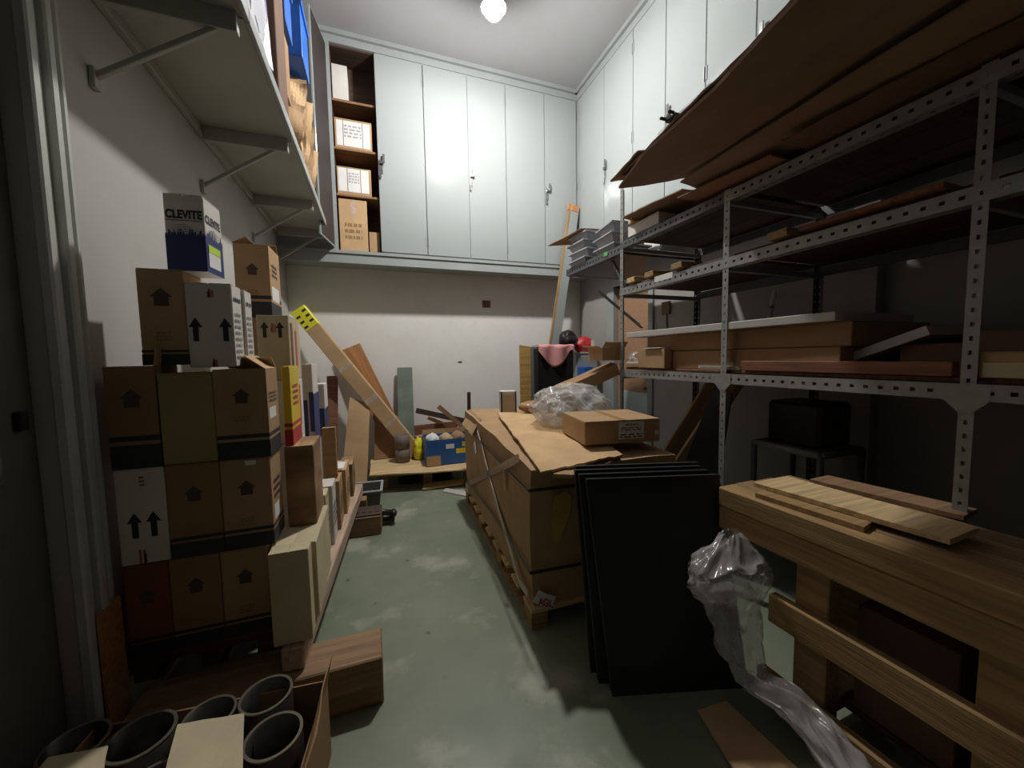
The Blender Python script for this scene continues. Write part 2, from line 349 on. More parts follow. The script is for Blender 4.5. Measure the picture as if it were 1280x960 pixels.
def pbeam(name, a, b, mt, parent=None, wd=0.04, th=0.003, pitch=0.05, dirs=((0, 1, 0), (1, 0, 0)), hole=0.4):
    """slotted steel angle from a to b: two flanges with real slots"""
    a, b = Vector(a), Vector(b); ax = (b-a).normalized(); ln = (b-a).length; n = max(2, int(ln/pitch)); p = ln/n
    vs, fs = [], []
    for dv in dirs:
        dv = Vector(dv).normalized(); off = ax.cross(dv).normalized()*th
        for i in range(n):
            us = [i*p, i*p+p*.34, i*p+p*.66, (i+1)*p]; ws = [0, wd*.38, wd*.62, wd]
            k = len(vs)
            for u in us:
                for q in ws: vs.append(ax*u+dv*q-(b-a)/2)
            for r in range(3):
                for s in range(3):
                    if r == 1 and s == 1: continue
                    e = k+r*4+s; fs.append((e, e+1, e+5, e+4))
    me = raw(name, vs, fs); bm = bmesh.new(); bm.from_mesh(me); bmesh.ops.remove_doubles(bm, verts=bm.verts[:], dist=1e-5); bmesh.ops.recalc_face_normals(bm, faces=bm.faces[:]); bm.to_mesh(me); bm.free()
    o = link(name, me, mt, parent, (a+b)/2)
    sm = o.modifiers.new('sol', 'SOLIDIFY'); sm.thickness = th; return o

# ================================================================== THE ROOM
XL, XW, YB, YF, ZC = -1.0, 3.1, 5.36, -.8, 5.27
def multi(name, boxes, mt, parent=None, kind='structure'):
    bm = bmesh.new()
    for (a, b, c, e, g, h) in boxes:
        r = bmesh.ops.create_cube(bm, size=1.0)
        for v in r['verts']: v.co = Vector(((a+b)/2+v.co.x*(b-a), (c+e)/2+v.co.y*(e-c), (g+h)/2+v.co.z*(h-g)))
    me = bpy.data.meshes.new(name); bm.to_mesh(me); bm.free(); o = link(name, me, mt, parent)
    if kind and parent is None: o['kind'] = kind
    return o
def S_(o, label, cat): return tag(o, label, cat, kind='structure')
S_(multi('floor', [(XL-.3, XW+.3, YF-.3, YB+.3, -.12, 0)], FLOORM), 'worn green painted concrete floor', 'floor')
S_(multi('ceiling', [(XL-.3, XW+.3, YF-.3, YB+.3, ZC, ZC+.12)], CEILM), 'high off-white plaster ceiling with a bare bulb', 'ceiling')
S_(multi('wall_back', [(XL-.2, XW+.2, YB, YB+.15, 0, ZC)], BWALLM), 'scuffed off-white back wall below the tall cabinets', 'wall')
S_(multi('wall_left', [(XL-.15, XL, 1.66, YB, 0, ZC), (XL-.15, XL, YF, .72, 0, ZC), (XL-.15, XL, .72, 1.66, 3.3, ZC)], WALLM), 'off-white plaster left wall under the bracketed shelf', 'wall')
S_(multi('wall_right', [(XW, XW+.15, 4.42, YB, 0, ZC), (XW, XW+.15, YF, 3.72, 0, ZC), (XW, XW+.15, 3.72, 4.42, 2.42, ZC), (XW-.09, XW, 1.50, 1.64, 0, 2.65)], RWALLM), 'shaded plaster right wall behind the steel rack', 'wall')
S_(multi('wall_front', [(XL-.2, XW+.2, YF-.15, YF, 0, ZC)], mat('bounce_absorbing_dark', (0.06, 0.05, 0.045), 0.8)), 'unseen wall behind the viewer, darkened to absorb bounced light', 'wall')  # unseen wall, set close and nearly black to cut bounce in the foreground
d1 = thing('door_1', 'dark door at the left edge beside the ridged jamb', 'door', (XL-.05, 1.19, 0)); d1['kind'] = 'structure'
DDOOR = mat('grey_brown_door_paint', (0.13, 0.125, 0.11), 0.5)
boxc('door_leaf', -.03, .0, -.47, .47, 0, 3.3, DDOOR, d1)
for (a, b) in ((.15, 1.0), (1.15, 2.0), (2.15, 3.15)): boxc('door_panel', 0, .012, -.36, .33, a, b, DDOOR, d1, .008)
boxc('latch_plate', .0, .02, .39, .42, 1.30, 1.36, IRON, d1)
tr = thing('trim_1', 'pale ridged moulding around the door on the left wall', 'door trim', (XL, 1.735, 0)); tr['kind'] = 'structure'
for a, b, t_ in ((-.085, -.05, .035), (-.05, -.02, .022), (-.02, .015, .042), (.015, .04, .022), (.04, .065, .032)):
    boxc('moulding', 0, t_, a, b, 0, 3.38, JAMB, tr, .006)
# door in the right wall
d2 = thing('door_2', 'varnished brown door in a pale frame behind the rack', 'door', (XW+.02, 4.07, 0)); d2['kind'] = 'structure'
boxc('door_leaf', .03, .07, -.345, .345, 0, 2.40, DOORW, d2)
boxc('kick_panel', .018, .03, -.30, .30, .15, 1.02, mat('pale_teal_paint', (0.50, 0.58, 0.55), 0.4), d2)
rod('door_knob', (-.03, -.28, 1.08), (.03, -.28, 1.08), .022, CHROME, d2)
t2 = thing('trim_2', 'pale painted frame around the brown door', 'door trim', (XW, 4.07, 0)); t2['kind'] = 'structure'
boxc('jamb', -.03, .12, .35, .50, 0, 2.42, PAINT, t2); boxc('jamb', -.03, .12, -.43, -.35, 0, 2.42, PAINT, t2); boxc('lintel', -.03, .12, -.43, .50, 2.42, 2.52, PAINT, t2)

# ------------------------------------------------------------------ lamp
lp = thing('ceiling_bulb', 'glowing bare bulb hanging from the ceiling', 'lamp', LAMP_POS)
bm = bmesh.new(); bmesh.ops.create_icosphere(bm, subdivisions=3, radius=LAMP_R)
bmesh.ops.bisect_plane(bm, geom=bm.verts[:]+bm.edges[:]+bm.faces[:], plane_co=(0, 0, LAMP_R*.12), plane_no=(0, 0, 1), clear_outer=True)
me = bpy.data.meshes.new('bulb'); bm.to_mesh(me); bm.free()
link('bulb', me, emit('glowing_bulb', (1.0, 0.972, 0.94), LAMP_STRENGTH), lp)
link('shading_housing', raw('shading_housing', [(math.cos(a*math.pi/12)*r, math.sin(a*math.pi/12)*r, z) for r, z in ((LAMP_R*1.35, LAMP_R*.14), (LAMP_R*1.02, LAMP_R*.35), (LAMP_R*.80, LAMP_R*.75), (.035, LAMP_R*1.5), (.03, ZC-LAMP_POS.z-.02)) for a in range(24)], [(l*24+a, l*24+(a+1) % 24, l*24+24+(a+1) % 24, l*24+24+a) for l in range(4) for a in range(24)], True), SOCK, lp); link('ceiling_rose', tube_mesh(.06, .028), SOCK, lp, (0, 0, ZC-LAMP_POS.z-.028))  # flared rim added around the bulb to hold direct light off the ceiling

# ------------------------------------------------------------------ tall wall cabinets
ZB0, ZB1, ZD0, ZD1 = 2.655, 2.80, 2.82, 5.12
YC, XC = 5.0, 2.86
xs = [WY(p, 200, YC).x for p in (418, 472, 531, 585, 632, 680)] + [XC]
S_(multi('trim_3', [(XL, XC, YC-.012, YC+.02, ZD1+.02, ZC), (XL, XC, YC-.05, YC-.012, ZC-.05, ZC), (XC-.012, XC+.02, YF, YC, ZD1+.02, ZC), (XC-.05, XC-.012, YF, YC-.012, ZC-.05, ZC)], TRIMP), 'pale painted frieze between the cabinets and the ceiling', 'trim')
S_(multi('trim_4', [(XL+.001, XC, YC-.03, YC+.02, ZB0, ZB1), (XL+.001, XC, YC-.045, YC-.03, ZB1-.035, ZB1), (XL+.001, XW, YC+.02, YB, ZB0+.02, ZB0+.06), (XC, XW, YF, YC, ZB0, ZB0+.06), (XC-.03, XC, YF, YC-.045, ZB0, ZB1)], TRIMP), 'pale painted ledge under the wall cabinets', 'trim')
def leaf(parent, axis, a, b, hinge, hn=None):
    """one cabinet door between a and b along the bank; hinge 0 = at a, 1 = at b"""
    g = .004; c = ((a+b)/2, YC-.0115, (ZD0+ZD1)/2) if axis == 'Y' else (XC-.0115, (a+b)/2, (ZD0+ZD1)/2)
    hgt = ZD1-ZD0
    o = link('door', box_mesh(b-a-2*g, .021, hgt, .003) if axis == 'Y' else box_mesh(.021, b-a-2*g, hgt, .003), PAINT, parent, c)
    def sub(nm, u0, u1, d0, d1, z0, z1, mt):
        bx_ = (u0, u1, -.0105-d1, -.0105-d0, z0, z1) if axis == 'Y' else (-.0105-d1, -.0105-d0, u0, u1, z0, z1); return bx_
    hx = (a-b)/2+.014 if hinge == 0 else (b-a)/2-.014
    for zz in (-hgt/2+.17, 0, hgt/2-.2):
        multi('hinge', [sub('', hx-.004, hx+.004, 0, .008, zz-.06, zz+.06, 0)], TRIMP, o, None)
    if hn is not None:
        u = (hn[0]-c[0]) if axis == 'Y' else (hn[1]-c[1]); z = hn[2]-c[2]; sg = 1 if axis == 'Y' else -1
        bs = [(-.02, .02, 0, .008, -.09, .07), (-.012, .035, .008, .03, .02, .05), (.02, .045, .02, .035, .03, .13), (-.02, 0, .008, .02, -.15, -.10)]
        multi('handle', [sub('', u+min(sg*p[0], sg*p[1]), u+max(sg*p[0], sg*p[1]), p[2], p[3], z+p[4], z+p[5], 0) for p in bs], CHROME, o, None)
    return o
def cab_root(name, label): return thing(name, label, 'cabinet', (0, 0, 0))
def carcass(parent, axis, a, b):
    if axis == 'Y':
        boxc('carcass', a, b, YC, YB-.001, ZB0+.06, ZD1+.02, TRIMP, parent, 0)
    else: boxc('carcass', XC, XW-.001, a, b, ZB0+.06, ZD1+.02, TRIMP, parent, 0)
# unit 1: left bay open
c1 = cab_root('wall_cabinet', 'tall pale cabinet on the back wall with its left bay open')
x0, x1, x2 = xs[0], xs[1], xs[2]
boxc('back_panel', x0, x1, YB-.015, YB-.001, ZB1, ZD1+.02, DARKW, c1, 0)
boxc('side_panel', x1, x1+.02, YC, YB-.015, ZB1, ZD1+.02, DARKW, c1, 0); boxc('side_panel', x0-.02, x0, YC, YB-.015, ZB1, ZD1+.02, DARKW, c1, 0)
boxc('stile', x0-.07, x0, YC-.015, YC+.0, ZB1, ZD1+.02, PAINT, c1); boxc('filler_panel', XL+.001, x0-.07, YC-.002, YC+.02, ZB1, ZD1+.02, TRIMP, c1, 0)
boxc('bottom_panel', x0, x1, YC+.021, YB-.015, ZB1-.02, ZB1+.01, DARKW, c1, 0); boxc('top_panel', x0, x1, YC+.021, YB-.015, ZD1, ZD1+.02, DARKW, c1, 0)
zsh = [WY(445, p, YC+.03).z for p in (128, 187, 244)]
for z in zsh: boxc('shelf', x0, x1, YC+.022, YB-.016, z-.028, z, SHW, c1)
boxc('carcass', x1+.02, x2, YC, YB-.001, ZB1, ZD1+.02, TRIMP, c1, 0)
hp = lambda px, py: WY(px, py, YC-.022)
leaf(c1, 'Y', x1, x2, 1, hn=(x1+.035, YC-.022, hp(478, 208).z))
# the opened leaf of unit 1, swung out over the left shelf
L_ = x1-x0; ang = math.radians(-101)
mo = Matrix.Translation((x0-.035, YC-.02, 0)) @ Matrix.Rotation(ang, 4, 'Z')
od = link('door', box_mesh(L_, .022, ZD1-ZD0-.02, .003), PAINT, c1, mw=mo @ Matrix.Translation((L_/2, -.012, (ZD0+ZD1)/2)))
link('door_lining', box_mesh(L_-.04, .004, ZD1-ZD0-.06, .001), mat('dark_lining', (.03, .022, .02), .7), od, (0, .013, 0))
c2 = cab_root('wall_cabinet', 'tall pale cabinet in the middle of the back wall, both doors shut')
carcass(c2, 'Y', xs[2], xs[4]); leaf(c2, 'Y', xs[2], xs[3], 0); leaf(c2, 'Y', xs[3], xs[4], 1, hn=(xs[3]+.03, YC-.022, hp(589, 224).z))
c3 = cab_root('wall_cabinet', 'tall pale cabinet at the right end of the back wall')
carcass(c3, 'Y', xs[4], xs[6]+.1); leaf(c3, 'Y', xs[4], xs[5], 0); leaf(c3, 'Y', xs[5], xs[6]-.03, 1, hn=(xs[5]+.03, YC-.022, hp(684, 242).z))
ys = [4.86, 4.294, 3.719, 3.206, 2.71, 2.236, 1.74, 1.24, .74, .24, -.26]
lb = ['tall pale cabinet on the right wall next to the corner', 'second tall pale cabinet from the corner on the right wall', 'third tall pale cabinet from the corner, above the cardboard on the rack', 'fourth tall pale cabinet from the corner, hidden low by the rack', 'fifth tall pale cabinet from the corner on the right wall']
for i in range(5):
    c = cab_root('wall_cabinet', lb[i]); a, m_, b = ys[2*i+2], ys[2*i+1], ys[2*i]
    carcass(c, 'X', a, b+(.14 if i == 0 else 0)); hz = WX(752, 220, XC).z
    leaf(c, 'X', a, m_, 0, hn=(XC-.022, m_-.03, hz)); leaf(c, 'X', m_, b, 1)
# contents of the open bay
yb0 = YC+.05
def bayx(px): return WY(px, 250, yb0).x
o = carton('document_box', 'plain white box on the top shelf of the open cabinet', x0+.01, bayx(441), yb0, YB-.03, zsh[0], WY(430, 82, yb0).z, WCARD, cat='box')
carton('storage_box', 'brown box with a large white label, second shelf of the open cabinet', x0+.012, bayx(468), yb0, YB-.03, zsh[1], WY(430, 148, yb0).z, KRAFT, cat='box',
       front=[('rect', .05, .1, .95, .93, PAPER, 'paper_label'), ('lines', .25, .40, .72, .85, 4, GREYINK), ('rect', .22, .1, .235, .93, MARK, 'cord', .003), ('rect', .74, .1, .755, .93, MARK, 'cord', .003)])
carton('storage_box', 'brown box with a white label, third shelf of the open cabinet', x0+.012, bayx(465), yb0, YB-.03, zsh[2], WY(430, 208, yb0).z, KRAFT, cat='box',
       front=[('rect', .04, .12, .93, .95, PAPER, 'paper_label'), ('lines', .34, .45, .65, .85, 4, GREYINK), ('rect', .30, .12, .315, .95, MARK, 'cord', .003), ('rect', .68, .12, .695, .95, MARK, 'cord', .003)])
carton('storage_box', 'kraft carton standing on the floor of the open cabinet', x0+.015, bayx(458), yb0, YB-.03, ZB1+.01, WY(440, 249, yb0).z, KRAFT_L, cat='box', tape=TAPE, front=[('lines', .2, .25, .8, .6, 3, KRAFT_D), ('rect', .42, .7, .6, .98, TAPE, 'tape')])
carton('small_box', 'small kraft box beside the carton in the open cabinet', bayx(459.5), x1-.012, yb0, YB-.08, ZB1+.01, WY(465, 290, yb0).z, KRAFT, cat='box')

# ------------------------------------------------------------------ shelf on the left wall
ZS = 2.98; XS = -.49
sh = thing('bracket_shelf', 'grey-green painted shelf on steel brackets along the left wall', 'shelf', (XL, 3.2, ZS))
def shl(n, x0, x1, y0, y1, z0, z1, m=SHELFP, bev=.003): return boxc(n, x0-XL, x1-XL, y0-3.2, y1-3.2, z0-ZS, z1-ZS, m, sh, bev)
yj = [.35, 2.02, 3.0, 4.05, 4.94]
for a, b in zip(yj[:-1], yj[1:]): shl('shelf_board', XL+.001, XS+.01, a, b-.006, ZS, ZS+.035)
for a, b in zip(yj[:-1], yj[1:]): shl('front_lip', XS+.01, XS+.03, a, b-.003, ZS-.012, ZS+.055, TRIMP)
shl('wall_batten', XL+.001, XL+.03, .35, 4.93, ZS-.05, ZS)
for y in (1.05, 2.0, 2.98, 4.03, 4.88):
    shl('bracket_arm', XL+.03, XS-.01, y-.02, y+.02, ZS-.085, ZS)
    a = Vector((XL+.008, y, 2.615)); b = Vector((XS-.08, y, ZS-.07)); k = Vector((XL, 3.2, ZS))
    beam('bracket_strut', a-k, b-k, .022, .022, SHELFP, sh)
    shl('strut_foot', XL+.001, XL+.02, y-.02, y+.02, 2.57, 2.65)
# goods on the shelf
zt = ZS+.035
def bag(name, label, c, r, mt, amp=.2, s=6, prints=(), cat='bag'):
    t = thing(name, label, cat, (c[0], c[1], zt)); blob('bag_body', (0, 0, r[2]*.94), r[0], r[1], r[2], mt, amp, s, 4, flat=-r[2]*.93, parent=t)
    return t
b1 = bag('plastic_sack', 'white plastic sack with blue print at the near end of the shelf', (-.70, 2.40), (.205, .32, .52), WBAG, .12, 5)
for k in range(4):
    y = -.2+.14*k; sheet('blue_print', [(.205-.02*k, y, .25), (.19, y+.07, .2), (.17, y+.10, .72), (.185, y+.04, .78)], BLUE, .002, 3, 5, .01, 6, parent=b1)
bx = carton('dark_box', 'tall dark brown box standing on the shelf beside the white sack', -.93, XS-.005, 2.76, 3.03, zt, zt+1.15, DARKCARD, cat='box')
b2 = bag('plastic_sack', 'small pale crumpled plastic sack behind the dark box on the shelf', (-.68, 3.19), (.14, .10, .17), WBAG, .2, 8)
rr = random.Random(3)
pl = ['flattened kraft carton standing nearest the dark box on the shelf', 'bent kraft carton leaning in the middle of the shelf pile', 'tall torn kraft sheet in the shelf pile', 'crumpled kraft sheet bulging over the shelf edge', 'brown kraft sheet near the far end of the shelf', 'last kraft sheet in the shelf pile, by the opened cabinet door']
for i, (y, h, l) in enumerate(((3.36, .55, .5), (3.50, .80, .6), (3.66, .95, .7), (3.82, .85, .6), (3.98, .72, .5), (4.14, .58, .4))):
    x0_ = XS-.42+.02*i; t_ = .05+.03*rr.random()
    sheet('flattened_carton', [(x0_, y, zt), (XS-.03-.01*(i % 2), y+.12, zt), (XS+.01+.03*rr.random(), y+.22, zt+h), (x0_, y+.05, zt+h*.95)], (KRAFT, KRAFT_L)[i % 2], .04, 18, 22, .05, 6, .02, label=pl[i], cat='cardboard', group='cardboard pile on the left shelf', seed=i)
t = thing('blue_crate', 'bright blue plastic crate on top of the shelf pile, nearer', 'crate', (-.68, 3.19, zt+.801)); 
for (a, b, c, e, g, h) in ((-.19, .19, -.12, -.11, 0, .34), (-.19, .19, .11, .12, 0, .34), (-.19, -.18, -.11, .11, 0, .34), (.18, .19, -.11, .11, 0, .34)): boxc('side_wall', a, b, c, e, g, h, BLUE2, t)
boxc('base', -.18, .18, -.11, .11, 0, .01, BLUE2, t); boxc('rim', .19, .205, -.13, .13, .30, .345, BLUE2, t)
t = thing('blue_crate', 'bright blue plastic crate on top of the shelf pile, farther', 'crate', (-.66, 3.80, zt+.965))
for (a, b, c, e, g, h) in ((-.19, .19, -.17, -.16, 0, .44), (-.19, .19, .16, .17, 0, .44), (-.19, -.18, -.16, .16, 0, .44), (.18, .19, -.16, .16, 0, .44)): boxc('side_wall', a, b, c, e, g, h, BLUE2, t)
boxc('base', -.18, .18, -.16, .16, 0, .01, BLUE2, t); boxc('rim', .19, .205, -.18, .18, .40, .445, BLUE2, t)
carton('small_box', 'brown box under the nearer blue crate on the shelf', -.86, XS-.03, 3.07, 3.31, zt+.37, zt+.80, KRAFT_D, cat='box')

# ================================================================== LEFT STACK OF CARTONS
Z0, Z1, Z2, Z3 = .345, .72, 1.10, 1.478
YFr = 1.82; DEP = .178
def cx(px, y=YFr, py=575): return WY(px, py, y).x
colA, colB, colC, colD = -.955, cx(204), cx(273.5), cx(337)
bt = thing('timber_block', 'thick brown timber block across the aisle end of the pallet', 'timber', (-.47, 1.75, 0))
boxc('block', -.45, .44, -.10, .10, 0, .212, PINE_D, bt, .006)
lt = beam('long_timber', (-.378, 1.70, .264), (-.215, 3.82, .264), .085, .10, PINKW, bev=.006); tag(lt, 'long pinkish timber edging the stacked cartons', 'timber')
blk = beam('timber_block', (-.36, 3.70, .106), (-.14, 3.70, .106), .12, .212, PINE_D); tag(blk, 'timber block carrying the far end of the long timber', 'timber')
pl_ = thing('dark_pallet', 'dark pallet with stubby feet under the front cartons', 'pallet', (-.70, 2.4, 0))
for k in range(7): boxc('deck_slat', -.28, .262, -.58+.17*k, -.46+.17*k, .305, .343, DARKW, pl_)
for x in (-.22, 0.0, .205):
    boxc('stringer', x-.03, x+.03, -.58, .62, .245, .305, DARKW, pl_)
    for y in (-.48, .08, .55): boxc('foot', x-.05, x+.05, y-.06, y+.06, 0 if y > -.4 else .213, .245, DARKW, pl_)
hm = lambda s=.062, v=.60: [('house', .5, v, s), ('lines', .34, .26, .66, .36, 3, KRAFT_D)]
boxes = [
 ('reddish-brown carton at the bottom left corner of the front stack', colA, cx(213, py=750), Z0, Z1-.003, KRAFT_R, .2, [('house', .5, .58, .055)], []),
 ('kraft carton in the middle of the bottom row of the front stack', cx(213, py=750)+.002, cx(278, py=750), Z0, Z1-.003, KRAFT_D, .2, hm(), []),
 ('kraft carton at the right of the bottom row, beside the cream box', cx(278, py=750)+.002, cx(338, py=750), Z0, Z1-.003, KRAFT, .2, hm(), []),
 ('white carton with two black arrows in the second row by the wall', colA, colB-.002, Z1, Z2-.003, WCARD, 0, [('arrow', .34, .28, .10), ('arrow', .72, .28, .10), ('smear', .4, .01, .62, .16), ('lines', .5, .82, .62, .94, 3, MARK)], []),
 ('kraft carton in the middle of the second row', colB, colC-.002, Z1, Z2-.003, KRAFT_D, .22, hm(), []),
 ('kraft carton at the right of the second row with a black base band', colC, colD, Z1, Z2-.003, KRAFT, .22, hm()+[('rect', .5, .93, .72, .98, PAPER, 'tape')], [('lines', .2, .5, .8, .75, 3, MARK), ('rect', .15, .25, .6, .42, PAPER, 'paper_label')]),
 ('plain olive-brown carton in the middle of the third row', colB, colC-.002, Z2, Z3-.018, OLIVE, 0, [], []),
]
for lb_, a, b, z0, z1, mt, bd, fr, rt in boxes:
    carton('sleeve_carton', lb_, a, b, YFr, YFr+DEP, z0, z1, mt, group='front stack of cartons', band=bd, front=fr, right=rt)
carton('sleeve_carton', 'open-topped kraft carton with dark base band in the third row by the wall', colA, colB-.004, YFr, YFr+DEP, Z2, 1.49, KRAFT_D, group='front stack of cartons', top='open', band=.32, front=[('house', .5, .60, .07)], flap={'sides': 'R', 'R': 1.45, 'd': .075, 'mat': KRAFT})
carton('sleeve_carton', 'open-topped kraft carton with black base band at the right of the third row', colC, colD+.006, YFr, YFr+DEP, Z2, 1.47, KRAFT, group='front stack of cartons', top='open', band=.27,
       front=[('house', .5, .62, .062), ('lines', .36, .42, .64, .5, 2, KRAFT_D)], right=[('lines', .15, .62, .8, .75, 3, MARK), ('rect', .1, .42, .7, .55, PAPER, 'paper_label')], flap={'sides': 'RB', 'R': 2.5, 'B': 2.6, 'd': .09, 'mat': KRAFT_L})
# fourth row
Y4 = 1.865
p = lambda px, py: WY(px, py, Y4)
tz = p(200, 336).z
carton('sleeve_carton', 'kraft carton with a dark band in the fourth row, under the blue and white box', p(172, 380).x, p(232, 380).x-.002, Y4, Y4+DEP, 1.492, tz, KRAFT, group='front stack of cartons', band=.16, front=hm(.07, .62))
wz = p(250, 353).z
wr = [('lines', .12, .80, .9, .90, 1, INK), ('lines', .15, .1, .8, .7, 8, STEEL)]
carton('arrow_carton', 'white carton with two black arrows and red tape in the fourth row', p(233, 400).x, p(291.5, 400).x, Y4, Y4+.115, Z3+.002, wz, WCARD, group='front stack of cartons', front=[('arrow', .18, .31, .095), ('arrow', .82, .31, .095), ('smear', .42, .83, .62, 1.0), ('smear', .45, .0, .6, .17)], right=wr)
carton('arrow_carton', 'narrow white carton tucked behind the white arrow carton', p(233, 400).x+.004, p(291.5, 400).x+.012, Y4+.118, Y4+.215, Z3+.002, wz-.004, WCARD, group='front stack of cartons', right=wr)
# blue and white box
zc = tz+.001; y5 = Y4+.02
p5 = lambda px, py: WY(px, py, y5)
xa, xb = p5(208, 300).x, p5(259, 300).x; zt5 = p5(212, 241).z; sx, sy, sz = xb-xa, .15, zt5-zc
cb = carton('blue_white_box', 'tall blue and white printed box on top of the stack', xa, xb, y5, y5+sy, zc, zt5, WCARD, rz=-.06)
d = (sx, sy, sz); r = random.Random(4)
for f, wd in (('F', sx), ('R', sy)):
    polys('blue_print', [rect(0, 0, wd, sz*.46)], BLUE, cb, f, d)
    wv = []
    for k in range(14):
        u = wd*k/14; wv.append([(u, sz*.44), (u+wd/14, sz*.44), (u+wd/14*r.uniform(.8, 1.0), sz*r.uniform(.47, .60)), (u+wd/14*r.uniform(0, .3), sz*r.uniform(.47, .56))])
    polys('splash_print', wv, BLUE, cb, f, d, .0016)
    polys('splash_streak', [[(wd*r.uniform(0, .3), sz*(.5+.03*k)), (wd*.6, sz*(.515+.03*k)), (wd*r.uniform(.7, 1), sz*(.53+.02*k)), (wd*.5, sz*(.525+.03*k))] for k in range(4)], STEEL, cb, f, d, .0018)
lettering('printed_word', 'CLEVITE', sx*.92, INK, cb, 'F', d, sx*.04, sz*.68, .035); lettering('printed_word', 'CLEVITE', sy*.85, INK, cb, 'R', d, sy*.06, sz*.66, .035)
polys('word_underline', [rect(sx*.04, sz*.655, sx*.96, sz*.664)], INK, cb, 'F', d)
polys('sticker', [rect(sy*.1, sz*.08, sy*.78, sz*.38)], PAPER, cb, 'R', d, .003); polys('sticker', [rect(sy*.1, sz*.28, sy*.78, sz*.38)], LIME, cb, 'R', d, .004)
boxc('top_card', -.06, .05, -.05, .06, sz, sz+.012, KRAFT_D, cb)
# columns further back along the wall
rowz = [.345, .69, 1.045, 1.395]
fx0, fx1 = WY(322, 430, 2.36).x, WY(362, 430, 2.36).x
zt6 = WY(340, 394, 2.36).z
for i, z in enumerate(rowz[:3]):
    carton('pale_carton', ['white carton at the foot of the second column of boxes', 'white-sided carton in the middle of the second column', 'white-sided carton under the cream arrow carton'][i], fx0, fx1, 2.36, 2.66, z, rowz[i+1]-.002, WCARD, group='second column of cartons', right=[('lines', .1, .3, .5, .8, 5, MARK), ('rect', .6, .2, .72, .9, RED, 'red_print')])
carton('arrow_carton', 'cream carton with two arrows and red stamp behind the front stack', fx0, fx1, 2.36, 2.66, rowz[3], zt6, CREAM, group='second column of cartons', front=[('arrow', .24, .66, .085), ('arrow', .72, .66, .085), ('smear', .35, .74, .62, .98)], right=[('rect', .1, .1, .3, .9, REDW, 'brown_print'), ('rect', .5, .2, .65, .8, RED, 'red_print')])
tx0, tx1 = WY(293, 340, 2.72).x, WY(337, 340, 2.72).x; ztt = WY(300, 304, 2.72).z; zt0 = WY(300, 396, 2.72).z
n5 = 4; hh = (zt0-.345)/n5
for i in range(n5):
    carton('sleeve_carton', ['lowest', 'second lowest', 'second highest', 'highest'][i]+' kraft carton in the column under the high banded carton', tx0, tx1, 2.72, 2.98, .345+hh*i, .345+hh*(i+1)-.002, KRAFT, group='cartons of the third column')
carton('sleeve_carton', 'kraft carton with black band perched high behind the white cartons', tx0, tx1, 2.72, 2.98, zt0, ztt, KRAFT, top='open', band=.3, front=[('house', .5, .58, .07), ('lines', .34, .3, .66, .38, 3, KRAFT_D)], right=[('lines', .2, .6, .7, .8, 3, MARK), ('rect', .1, .25, .8, .45, PAPER, 'paper_label')], flap={'sides': 'LB', 'L': 2.6, 'B': 2.5, 'd': .08})
wzb = WY(280, 356, 2.72).z
# boxes beside and in front of the right-hand column
carton('cream_box', 'cream box standing on the long timber at the stack corner', WY(338, 740, 1.735).x, WY(388.5, 740, 1.735).x, 1.725, 1.805, .316, .715, CREAM, cat='box')
carton('flat_box', 'wide cream box lying beside the bottom row of cartons', cx(338, py=750)+.006, WY(399, 670, 1.93).x, 1.83, 2.28, 0.345, .695, CREAM, cat='box', front=[('rect', .1, .8, .5, .86, KRAFT_D, 'torn_patch')])
wt = carton('worn_box', 'worn stained brown box with an open lid beside the second row', colD+.010, WY(393.5, 600, 2.03).x, 2.03, 2.28, .697, 1.09, WORN, cat='box')
carton('yellow_red_box', 'yellow box with red base on top of the worn brown box', colD+.014, colD+.048, 2.05, 2.27, 1.092, 1.475, YEL, cat='box', right=[('rect', 0, 0, 1, .2, RED, 'red_print'), ('rect', 0, .24, 1, .28, RED, 'red_stripe'), ('lines', .2, .5, .8, .8, 4, RED)], front=[('rect', 0, 0, 1, .2, RED, 'red_print'), ('rect', 0, .24, 1, .28, RED, 'red_stripe')])
# row of cartons on the timber running to the back
row = [(2.42, 2.56, .705, CREAM, 'narrow cream carton next in the row on the long timber', -.318), (2.60, 2.78, .70, WCARD, 'narrow white carton in the row on the long timber', -.30), (2.82, 3.05, .66, KRAFT, 'kraft carton halfway along the long timber', -.28), (3.10, 3.42, .66, KRAFT_L, 'pale kraft carton with papers on top, along the long timber', -.258), (3.48, 3.78, .60, WORN, 'worn carton at the far end of the long timber', -.235)]
for (a, b, z, mt, lb_, xr) in row:
    carton('row_carton', lb_, xr-.105, xr, a, b, .316, z, mt, group='row of cartons along the long timber', cat='carton', tape=BTAPE if mt in (KRAFT, KRAFT_L) else None, right=[('lines', .1, .3, .9, .7, 4, MARK)])
sheet('paper_sheet', [(-.35, 3.15, .664), (-.28, 3.13, .664), (-.27, 3.33, .664), (-.345, 3.36, .664)], PAPER, .003, 5, 5, .004, 8, label='loose white papers on the pale kraft carton', cat='paper')
